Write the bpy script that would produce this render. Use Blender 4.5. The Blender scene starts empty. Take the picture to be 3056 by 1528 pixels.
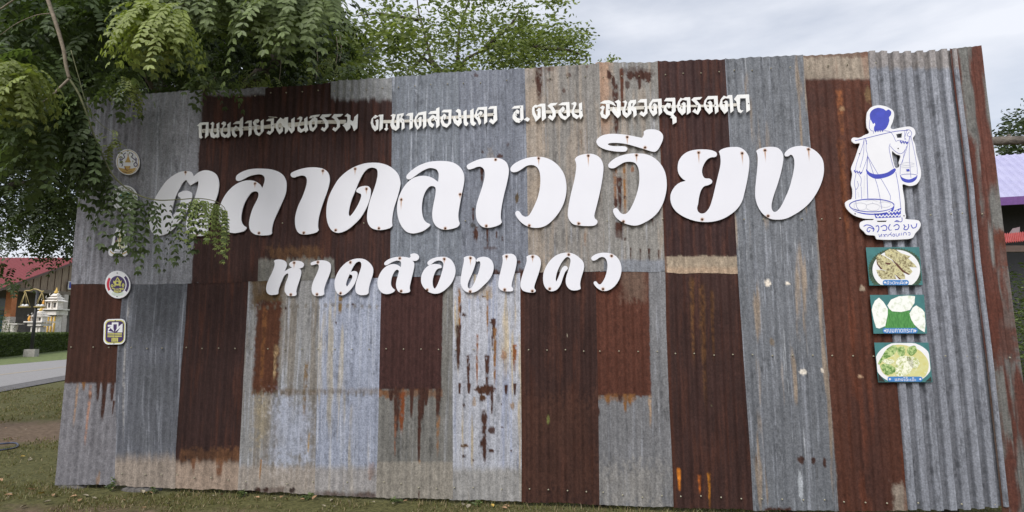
import bpy, math, random
import numpy as np
from mathutils import Vector, Matrix

random.seed(7)
RNG = np.random.default_rng(7)
R = math.radians
scene = bpy.context.scene
COL = scene.collection

# ------------------------------------------------------------------ camera
F, PITCH, EYE = 1747.0, math.atan(226/1747.0), 1.5          # focal length in photo pixels (3056 wide)
cam_d = bpy.data.cameras.new('camera'); cam = bpy.data.objects.new('camera', cam_d); COL.objects.link(cam)
cam.location = (0, 0, EYE); cam.rotation_euler = (R(90)+PITCH, 0, 0)
cam_d.sensor_width = 36; cam_d.lens = 36*F/3056; cam_d.clip_start = 0.05; cam_d.clip_end = 3000
scene.camera = cam

# ------------------------------------------------------------------ sky and sun
SUN_EL, SUN_AZ = R(43), R(202)                               # behind the camera, a little to its left
w = bpy.data.worlds.new('World'); scene.world = w; w.use_nodes = True
nt = w.node_tree; nt.nodes.clear()
o = nt.nodes.new('ShaderNodeOutputWorld'); bg = nt.nodes.new('ShaderNodeBackground')
sky = nt.nodes.new('ShaderNodeTexSky'); sky.sky_type = 'NISHITA'; sky.sun_disc = False
sky.sun_elevation = SUN_EL; sky.sun_rotation = SUN_AZ; sky.dust_density = 2.0; sky.air_density = 1.0
tc = nt.nodes.new('ShaderNodeTexCoord'); mp = nt.nodes.new('ShaderNodeMapping')
mp.inputs['Scale'].default_value = (1.3, 1.3, 4.2); mp.inputs['Rotation'].default_value = (0.12, 0.25, 0.5)
nz = nt.nodes.new('ShaderNodeTexNoise'); nz.inputs['Scale'].default_value = 1.9; nz.inputs['Detail'].default_value = 7
nz.inputs['Roughness'].default_value = 0.52
cr = nt.nodes.new('ShaderNodeValToRGB')
cr.color_ramp.elements[0].position = 0.40; cr.color_ramp.elements[0].color = (0.52, 0.52, 0.52, 1)
cr.color_ramp.elements[1].position = 0.66; cr.color_ramp.elements[1].color = (1, 1, 1, 1)
mx = nt.nodes.new('ShaderNodeMix'); mx.data_type = 'RGBA'
mx.inputs[7].default_value = (7.2, 7.45, 8.1, 1)
L = nt.links.new
L(tc.outputs['Generated'], mp.inputs['Vector']); L(mp.outputs['Vector'], nz.inputs['Vector'])
L(nz.outputs['Fac'], cr.inputs['Fac']); L(cr.outputs['Color'], mx.inputs[0]); L(sky.outputs['Color'], mx.inputs[6])
L(mx.outputs[2], bg.inputs['Color']); bg.inputs['Strength'].default_value = 0.118
L(bg.outputs['Background'], o.inputs['Surface'])
sd = bpy.data.lights.new('sun', 'SUN'); sd.energy = 2.8; sd.angle = R(32); sd.color = (1, 0.98, 0.965)
so = bpy.data.objects.new('sun', sd); COL.objects.link(so)
sdir = Vector((math.sin(SUN_AZ)*math.cos(SUN_EL), math.cos(SUN_AZ)*math.cos(SUN_EL), math.sin(SUN_EL)))
so.rotation_euler = (-sdir).to_track_quat('-Z', 'Y').to_euler()
scene.view_settings.view_transform = 'Standard'; scene.view_settings.look = 'None'
scene.view_settings.exposure = 0.07; scene.view_settings.gamma = 1.0

# ------------------------------------------------------------------ helpers
YAW, D0, GZ = R(7.6), 5.5, -0.05
U = Vector((math.cos(YAW), -math.sin(YAW), 0)); N = Vector((-math.sin(YAW), -math.cos(YAW), 0)); Z = Vector((0, 0, 1))
P0 = Vector((0, D0, 0))
BM = Matrix(((U.x, 0, N.x, 0), (U.y, 0, N.y, 0), (0, 1, 0, 0), (0, 0, 0, 1)))     # local x along wall, y up, z out of the wall

def ray(px, py):
    x, v = (px-1528)/F, -(py-764)/F
    return Vector((x, math.cos(PITCH)-v*math.sin(PITCH), math.sin(PITCH)+v*math.cos(PITCH)))
def wall(px, py, off=0.0):                       # point of the wall's plane -> (s, z)
    d = ray(px, py); t = (off+P0.dot(N))/d.dot(N); p = Vector((0, 0, EYE))+d*t
    return (p-P0).dot(U), p.z
def W(s, z, off=0.0):
    return P0+U*s+N*off+Z*z
def at(px, py, y):                               # point at distance y in front of the camera
    d = ray(px, py); return Vector((0, 0, EYE))+d*(y/d.y)
def gr(px, py):
    d = ray(px, py); return Vector((0, 0, EYE))+d*((GZ-EYE)/d.z)

def lin(c):
    c = np.asarray(c, float)/255; return np.where(c <= 0.04045, c/12.92, ((c+0.055)/1.055)**2.4)
def alb(*c): return lin(c)*1.0

def tag(o, label=None, cat=None, group=None, kind=None):
    if label: o['label'] = label
    if cat: o['category'] = cat
    if group: o['group'] = group
    if kind: o['kind'] = kind
    return o
def link(name, mesh, parent=None, mat=None):
    o = bpy.data.objects.new(name, mesh); COL.objects.link(o)
    if parent: o.parent = parent
    if mat and mesh: mesh.materials.clear(); mesh.materials.append(mat)
    return o
def thing(name, loc, label, cat, group=None):
    o = bpy.data.objects.new(name, None); COL.objects.link(o); o.location = loc; o.empty_display_size = 0.2
    return tag(o, label, cat, group)
def mesh_np(name, verts, faces, smooth=False, cols=None):
    """faces: int array (n,k); cols: per-vertex rgb"""
    m = bpy.data.meshes.new(name); v = np.ascontiguousarray(verts, np.float32).reshape(-1, 3)
    f = np.ascontiguousarray(faces, np.int32); k = f.shape[1]
    m.vertices.add(len(v)); m.vertices.foreach_set('co', v.ravel())
    m.loops.add(f.size); m.loops.foreach_set('vertex_index', f.ravel())
    m.polygons.add(len(f)); m.polygons.foreach_set('loop_start', np.arange(0, f.size, k, dtype=np.int32))
    m.polygons.foreach_set('loop_total', np.full(len(f), k, np.int32))
    if smooth: m.polygons.foreach_set('use_smooth', np.ones(len(f), bool))
    m.update(calc_edges=True)
    if cols is not None:
        a = m.attributes.new('tint', 'FLOAT_COLOR', 'POINT')
        c = np.ones((len(v), 4), np.float32); c[:, :3] = cols; a.data.foreach_set('color', c.ravel())
    m.validate(); return m

class MB:
    def __init__(s): s.v, s.f, s.sm = [], [], []
    def add(s, vs, fs, smooth=False):
        b = len(s.v); s.v += [Vector(x) for x in vs]; s.f += [[b+i for i in f] for f in fs]; s.sm += [smooth]*len(fs); return s
    def box(s, c, size, rz=0.0, taper=1.0):
        hx, hy, hz = size[0]/2, size[1]/2, size[2]/2; m = Matrix.Rotation(rz, 3, 'Z'); c = Vector(c)
        vs = [c+m @ Vector((x*hx*(taper if zz > 0 else 1), y*hy*(taper if zz > 0 else 1), zz*hz)) for zz in (-1, 1) for x, y in ((-1, -1), (1, -1), (1, 1), (-1, 1))]
        return s.add(vs, [(3, 2, 1, 0), (4, 5, 6, 7), (0, 1, 5, 4), (1, 2, 6, 5), (2, 3, 7, 6), (3, 0, 4, 7)])
    def hexa(s, q):                                # eight corners: four below, four above
        return s.add(q, [(3, 2, 1, 0), (4, 5, 6, 7), (0, 1, 5, 4), (1, 2, 6, 5), (2, 3, 7, 6), (3, 0, 4, 7)])
    def tube(s, pts, rad, n=8, wob=0.0):
        pts = [Vector(p) for p in pts]; rings = []
        rad = rad if hasattr(rad, '__len__') else [rad]*len(pts)
        for i, p in enumerate(pts):
            t = (pts[min(i+1, len(pts)-1)]-pts[max(i-1, 0)]).normalized()
            a = t.cross(Vector((0.31, 0.95, 0.02))); a = a.normalized() if a.length > 1e-4 else t.orthogonal().normalized(); b = t.cross(a)
            rings.append([p+(a*math.cos(2*math.pi*k/n)+b*math.sin(2*math.pi*k/n))*rad[i]*(1+wob*(random.random()-.5)) for k in range(n)])
        vs = [v for r in rings for v in r]; fs = []
        for i in range(len(pts)-1):
            for k in range(n): fs.append((i*n+k, i*n+(k+1) % n, (i+1)*n+(k+1) % n, (i+1)*n+k))
        fs += [tuple(range(n-1, -1, -1)), tuple((len(pts)-1)*n+k for k in range(n))]
        return s.add(vs, fs, True)
    def lathe(s, c, prof, n=16):
        c = Vector(c); vs = []; fs = []
        for r, z in prof:
            for k in range(n): vs.append(c+Vector((r*math.cos(2*math.pi*k/n), r*math.sin(2*math.pi*k/n), z)))
        for i in range(len(prof)-1):
            for k in range(n): fs.append((i*n+k, i*n+(k+1) % n, (i+1)*n+(k+1) % n, (i+1)*n+k))
        return s.add(vs, fs, True)
    def build(s, name, mat, parent=None, origin=None):
        m = bpy.data.meshes.new(name)
        off = Vector(origin) if origin is not None else (parent.matrix_basis.translation if parent and parent.type == 'EMPTY' else Vector())
        m.from_pydata([v-off for v in s.v], [], s.f); m.polygons.foreach_set('use_smooth', s.sm); m.update()
        o = link(name, m, parent, mat)
        if origin is not None and not parent: o.location = off
        return o

# ------------------------------------------------------------------ materials
def material(name):
    m = bpy.data.materials.new(name); m.use_nodes = True; t = m.node_tree
    return m, t, t.nodes['Principled BSDF']
def node(t, kind, **kw):
    n = t.nodes.new(kind)
    for k, v in kw.items():
        if k in n.inputs.keys() if hasattr(n.inputs, 'keys') else False: n.inputs[k].default_value = v
        else: setattr(n, k, v)
    return n
def noisy(name, c1, c2, scale=8, rough=0.7, bump=0.0, stretch=(1, 1, 1), c3=None, detail=6, lo=0.35, hi=0.65):
    m, t, b = material(name)
    tc = t.nodes.new('ShaderNodeTexCoord'); mp = t.nodes.new('ShaderNodeMapping'); mp.inputs['Scale'].default_value = stretch
    n = t.nodes.new('ShaderNodeTexNoise'); n.inputs['Scale'].default_value = scale; n.inputs['Detail'].default_value = detail; n.inputs['Roughness'].default_value = 0.65
    r = t.nodes.new('ShaderNodeValToRGB'); e = r.color_ramp.elements
    e[0].position, e[1].position = lo, hi; e[0].color = (*c1, 1); e[1].color = (*c2, 1)
    if c3 is not None: x = e.new(0.5*(lo+hi)+0.12); x.color = (*c3, 1)
    L = t.links.new
    L(tc.outputs['Object'], mp.inputs['Vector']); L(mp.outputs['Vector'], n.inputs['Vector']); L(n.outputs['Fac'], r.inputs['Fac'])
    L(r.outputs['Color'], b.inputs['Base Color']); b.inputs['Roughness'].default_value = rough
    if bump:
        bp = t.nodes.new('ShaderNodeBump'); bp.inputs['Strength'].default_value = bump; bp.inputs['Distance'].default_value = 0.02
        L(n.outputs['Fac'], bp.inputs['Height']); L(bp.outputs['Normal'], b.inputs['Normal'])
    return m
def tinted(name, rough=0.6, fine=120.0, amount=0.25, spec=0.35, bump=0.15):
    """base colour from the mesh's own tint, broken by fine grain"""
    m, t, b = material(name)
    a = t.nodes.new('ShaderNodeAttribute'); a.attribute_name = 'tint'
    tc = t.nodes.new('ShaderNodeTexCoord'); n = t.nodes.new('ShaderNodeTexNoise'); n.inputs['Scale'].default_value = fine; n.inputs['Detail'].default_value = 4
    mr = t.nodes.new('ShaderNodeMapRange'); mr.inputs['From Min'].default_value = 0.3; mr.inputs['From Max'].default_value = 0.7
    mr.inputs['To Min'].default_value = 1-amount; mr.inputs['To Max'].default_value = 1+amount
    mm = t.nodes.new('ShaderNodeVectorMath'); mm.operation = 'SCALE'
    L = t.links.new
    L(tc.outputs['Object'], n.inputs['Vector']); L(n.outputs['Fac'], mr.inputs['Value']); L(a.outputs['Color'], mm.inputs[0]); L(mr.outputs['Result'], mm.inputs['Scale'])
    L(mm.outputs['Vector'], b.inputs['Base Color']); b.inputs['Roughness'].default_value = rough; b.inputs['Specular IOR Level'].default_value = spec
    if bump:
        bp = t.nodes.new('ShaderNodeBump'); bp.inputs['Strength'].default_value = bump; bp.inputs['Distance'].default_value = 0.004
        L(n.outputs['Fac'], bp.inputs['Height']); L(bp.outputs['Normal'], b.inputs['Normal'])
    return m
def leafy(name, trans=0.35):
    m, t, b = material(name); L = t.links.new
    a = t.nodes.new('ShaderNodeAttribute'); a.attribute_name = 'tint'
    L(a.outputs['Color'], b.inputs['Base Color']); b.inputs['Roughness'].default_value = 0.5; b.inputs['Specular IOR Level'].default_value = 0.35
    tr = t.nodes.new('ShaderNodeBsdfTranslucent'); ms = t.nodes.new('ShaderNodeMixShader'); ms.inputs['Fac'].default_value = trans
    g = t.nodes.new('ShaderNodeVectorMath'); g.operation = 'MULTIPLY'; g.inputs[1].default_value = (1.15, 1.25, 0.5)
    L(a.outputs['Color'], g.inputs[0]); L(g.outputs['Vector'], tr.inputs['Color'])
    out = t.nodes['Material Output']; L(b.outputs['BSDF'], ms.inputs[1]); L(tr.outputs['BSDF'], ms.inputs[2]); L(ms.outputs['Shader'], out.inputs['Surface'])
    return m

SHEET = tinted('weathered_corrugated_iron', rough=0.68, fine=75, amount=0.26, spec=0.16, bump=0.15)
LEAF = leafy('tree_leaf'); GRASSM = leafy('grass_blade', 0.25)
BARK = noisy('bark', (0.045, 0.036, 0.028), (0.11, 0.09, 0.07), 14, 0.85, 0.5, (1, 1, 0.25))
TWIG = noisy('twig_bark', (0.14, 0.115, 0.08), (0.26, 0.21, 0.15), 30, 0.8, 0.2)
GREENTWIG = noisy('green_twig', (0.08, 0.09, 0.04), (0.16, 0.16, 0.07), 30, 0.7)
WOOD = noisy('grey_timber', (0.13, 0.105, 0.08), (0.26, 0.22, 0.17), 12, 0.8, 0.3, (1, 1, 6))
LOGM = noisy('log_bark', (0.05, 0.042, 0.035), (0.22, 0.19, 0.16), 26, 0.9, 0.8, (0.35, 1, 1))
SCREWM = noisy('galvanised_screw', (0.26, 0.24, 0.17), (0.50, 0.46, 0.33), 9, 0.5)
RUSTSCREW = noisy('rusty_screw', (0.05, 0.025, 0.015), (0.12, 0.05, 0.025), 200, 0.7)
WHITE = noisy('white_enamel', (0.74, 0.74, 0.76), (0.80, 0.80, 0.82), 3, 0.45)
HANDWHITE = noisy('hand_painted_white', (0.68, 0.68, 0.66), (0.80, 0.80, 0.78), 12, 0.6, 0.1, lo=0.3, hi=0.6)
BATTEN = noisy('white_batten', (0.50, 0.47, 0.41), (0.66, 0.63, 0.56), 14, 0.7, 0.2, (0.3, 3, 1))
def flat(name, c, rough=0.5, var=0.12):
    c = np.array(c); return noisy(name, tuple(c*(1-var)), tuple(np.minimum(c*(1+var), 0.85)), 14, rough)
BLUE = flat('blue_print', (0.045, 0.06, 0.42)); GREYPRINT = flat('pale_print', (0.50, 0.51, 0.60))
NAVY = flat('dark_purple_print', (0.045, 0.02, 0.10)); GOLD = flat('gold_print', (0.55, 0.36, 0.10))
YELLOW = flat('yellow_green_print', (0.58, 0.55, 0.14)); REDP = flat('red_print', (0.55, 0.02, 0.05)); TEALP = flat('teal_print', (0.03, 0.20, 0.20))
PALEGREEN = flat('pale_green_print', (0.62, 0.70, 0.62)); CREAM = flat('cream_print', (0.66, 0.66, 0.42)); BROWNP = flat('brown_print', (0.25, 0.08, 0.03))

# ------------------------------------------------------------------ noise for the stains
TAB = RNG.random((256, 256))
def vn(x, y, seed=0):
    x = np.asarray(x, float)+seed*37.17; y = np.asarray(y, float)+seed*11.73
    xi, yi = np.floor(x).astype(int), np.floor(y).astype(int); fx, fy = x-xi, y-yi
    fx, fy = fx*fx*(3-2*fx), fy*fy*(3-2*fy); a, b, c, d = xi & 255, (xi+1) & 255, yi & 255, (yi+1) & 255
    return (TAB[a, c]*(1-fx)+TAB[b, c]*fx)*(1-fy)+(TAB[a, d]*(1-fx)+TAB[b, d]*fx)*fy
def fb(x, y, seed=0, o=4):
    s = 0; t = 0; a = 1.0
    for k in range(o): s = s+a*vn(x*2**k, y*2**k, seed+k*3); t += a; a *= 0.55
    return s/t
def sst(a, b, x): t = np.clip((x-a)/(b-a), 0, 1); return t*t*(3-2*t)

RUST_D, RUST_R, OCHRE = alb(60, 42, 39), alb(84, 52, 41), alb(128, 90, 54)
TAN, STAIN = alb(158, 143, 127), alb(68, 44, 36)

def paint(x, y, spec, seed):
    """colour of a sheet at photo pixels x, y : base metal first, then rust, dirt and stains"""
    kind, c0 = spec['base'], np.array(spec['c']); le, yc = spec['_edge']
    ln = lambda yy: np.interp(yy, [p[1] for p in le], [p[0] for p in le])-np.interp(yc, [p[1] for p in le], [p[0] for p in le])
    x = x-ln(y)
    def un(op):                                    # straighten a stain's own position the same way
        if op[0] == 'R': return (op[0], op[1]-ln((op[2]+op[4])/2), op[2], op[3]-ln((op[2]+op[4])/2), *op[4:])
        if op[0] == 'S': return (op[0], op[1]-ln((op[2]+op[3])/2), *op[2:])
        if op[0] == 'O': return (op[0], op[1]-ln(op[2]), *op[2:])
        return op
    st = fb(x*0.10, y*0.006, seed); bl = fb(x*0.018, y*0.012, seed+20); gn = fb(x*0.14, y*0.10, seed+40, 3)
    s = 0.55*st+0.25*bl+0.20*gn
    if kind == 'zinc':
        fs = fb(x*0.33, y*0.008, seed+55, 3); s = 0.55*s+0.18*fs+0.27*fb(x*0.2, y*0.16, seed+56, 3)
        col = c0[None]*(0.46+0.86*s)[:, None]
        wl = sst(0.56, 0.74, 0.6*fb(x*0.16, y*0.004, seed+60)+0.4*fs)*spec.get('light', 0.35)*1.05
        col = col*(1-wl[:, None])+alb(188, 192, 202)[None]*wl[:, None]
        dk = sst(0.54, 0.76, 0.6*fb(x*0.07, y*0.012, seed+70)+0.4*fb(x*0.24, y*0.10, seed+71))*0.7
        col = col*(1-dk[:, None]*0.6)
    else:
        pt = fb(x*0.008, y*0.006, seed+63); col = c0[None]*((0.50+0.80*s)*(0.76+0.44*pt))[:, None]
        v = sst(0.48, 0.72, 0.6*fb(x*0.045, y*0.006, seed+61)+0.4*fb(x*0.2, y*0.01, seed+62))*0.6
        col = col*(1-v[:, None])+(RUST_R if c0[0] < 0.1 else RUST_D)[None]*v[:, None]*(0.6+0.8*s)[:, None]
    def lay(col, c, m):
        cc = np.array(c)[None]*(0.6+0.8*(0.5*gn+0.5*st))[:, None]
        return col*(1-m[:, None])+cc*m[:, None]
    for op in map(un, spec.get('ops', ())):
        k = op[0]
        if k in 'AB':                              # above / below a ragged line
            _, y0, c, soft, amp = op[:5]; al = op[5] if len(op) > 5 else 1.0
            d = y0+amp*(fb(x*0.11, y*0.004, seed+80)-0.45)*2+amp*0.5*(gn-0.5)-y
            m = sst(-soft, soft, d if k == 'A' else -d)*al
            col = lay(col, c, m)
        elif k == 'R':                             # ragged rectangle
            _, x0, y0, x1, y1, c, soft, al = op; q = soft*1.6*(gn-0.5)+soft*(st-0.5)
            m = sst(-soft, soft, x-x0+q)*sst(-soft, soft, x1-x+q)*sst(-soft, soft, y-y0+2*q)*sst(-soft, soft, y1-y+3*q)
            m = m*al*(0.75+0.5*sst(0.3, 0.6, bl)); col = lay(col, c, np.clip(m, 0, 1))
        elif k == 'S':                             # run-down streak, tapering
            _, x0, y0, y1, wd, c, al = op; t = (y-y0)/(y1-y0); ww = wd*(1-0.65*np.clip(t, 0, 1))*(0.6+0.8*fb(x*0+x0, y*0.06, seed+81))
            dx = np.abs(x-x0-3*(fb(x*0, y*0.03, seed+82)-0.5))
            m = sst(ww+1.6, ww*0.4, dx)*sst(-0.04, 0.04, t)*sst(1.02, 0.75, t+0.3*(gn-0.5))*al*((0.45+1.1*sst(0.3, 0.62, gn)) if al < 1 else (0.8+0.9*sst(0.3, 0.5, gn)))
            col = lay(col, c, np.clip(m, 0, 1))
        elif k == 'O':                             # ragged spot
            _, x0, y0, rx, ry, c, al = op; q = np.hypot((x-x0)/rx, (y-y0)/ry)+1.0*(fb(x*0.22, y*0.18, seed+83, 3)-0.5)
            col = lay(col, c, sst(1.15, 0.75, q)*al)
        elif k == 'V':                             # random vertical streaks of a colour over the sheet
            _, c, thr, al, fx = op; m = sst(thr, thr+0.14, fb(x*fx, y*0.0035, seed+84+int(fx*100)))*al
            col = lay(col, c, m)
        elif k == 'E':                             # rusty left edge of the sheet
            _, wd, c, al = op; m = sst(wd*1.4, wd*0.4, spec['_a']*spec['_w']+6*(gn-0.5))*al; col = lay(col, c, m)
        elif k == 'M':                             # whole sheet right of a bare left margin
            _, wd, y0, c = op; m = sst(wd-2, wd+2.5, spec['_a']*spec['_w']+9*(fb(y*0.02, y*0, seed+90)-0.5))*sst(y0-5, y0+5, y+8*(st-0.5)); col = lay(col, c, m)
    if spec.get('_g') is not None: col = col*(0.66+0.34*np.clip(spec['_g']+0.5*(gn-0.5), 0, 1))[:, None]        # shade of the channels, painted in as a darker tone
    col = col*(1-0.20*sst(700, 1300, y))[:, None]        # darker downwards: weaker sky light near the ground, put into the colour
    return np.clip(col*(0.86+0.28*gn)[:, None], 0.01, 0.8)

# ------------------------------------------------------------------ the sign wall
WALL = thing('corrugated_sign_wall', W(0, GZ), 'tall wall of patched rusty and grey corrugated iron sheets carrying the white lettering', 'sign wall')
def pl(poly, y):                                   # x of a polyline at height y (photo pixels), extended past its ends
    ys = [p[1] for p in poly]; xs = [p[0] for p in poly]
    if y < ys[0]: i = 0
    elif y > ys[-1]: i = len(ys)-2
    else: i = max(0, min(len(ys)-2, int(np.searchsorted(ys, y))-1))
    return xs[i]+(xs[i+1]-xs[i])*(y-ys[i])/(ys[i+1]-ys[i])
EDGE = [(262, 292), (237.6, 583), (225.9, 700), (214.3, 849), (205, 991), (191.6, 1143), (162.4, 1446)]
e1 = [(436, 270), (420, 560), (404, 849)]; e2 = [(613, 268), (602, 600), (594, 846)]
e3 = [(792, 259), (783, 500), (772, 838)]; e4 = [(979.5, 245), (984, 540), (989, 832)]; e5 = [(1171, 231), (1169, 490), (1164, 826)]
e6 = [(1359, 216), (1363, 500), (1367, 822)]; e7 = [(1566, 206), (1572, 432), (1578, 816)]; e8 = [(1777, 190), (1783, 400), (1791, 813)]
e9 = [(1962, 184), (1968, 394), (1979, 660), (1984, 810)]; e10 = [(2162, 176), (2177, 437), (2193, 660), (2201, 815), (2214, 1001), (2227, 1193), (2239, 1363), (2247, 1521)]
e11 = [(2383, 168), (2397, 347), (2405, 437), (2423, 660), (2449, 980), (2484, 1448), (2490, 1528)]
e12 = [(2588, 157), (2600, 315), (2636, 731), (2662, 1001), (2685, 1235), (2702, 1448), (2709, 1524)]
e13 = [(2838, 150), (2850, 258), (2888, 562), (2908, 780), (2941, 1046), (2991, 1514)]
e14 = [(2926, 139), (2956, 383), (2988, 643), (3004, 793), (3027, 975), (3054, 1165), (3100, 1528)]
f1 = [(372, 845), (361, 945), (353, 1033), (347, 1205), (346, 1449)]; f2 = [(552, 840), (545, 956), (531, 1123), (517, 1348), (514, 1457)]
f3 = [(742, 830), (736, 967), (727, 1129), (720, 1278), (711, 1463)]; f4 = [(944, 825), (940, 980), (930, 1476)]
f5 = [(1139, 815), (1135, 950), (1131, 1193), (1122, 1484)]; f6 = [(1342, 810), (1340, 1100), (1341, 1489)]
f7 = [(1553, 805), (1554, 980), (1557, 1278), (1557, 1497)]; f8 = [(1766, 790), (1769, 980), (1774, 1218), (1777, 1507)]
f9 = [(1985, 795), (1988, 980), (1996, 1193), (2007, 1405), (2010, 1514)]
G_, GB, GT = alb(128, 128, 134), alb(136, 141, 152), alb(146, 142, 136)
zn = lambda c, ops=(), light=0.35: dict(base='zinc', c=c, ops=list(ops), light=light)
rs = lambda c, ops=(): dict(base='rust', c=c, ops=list(ops))
ru = STAIN
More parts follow.
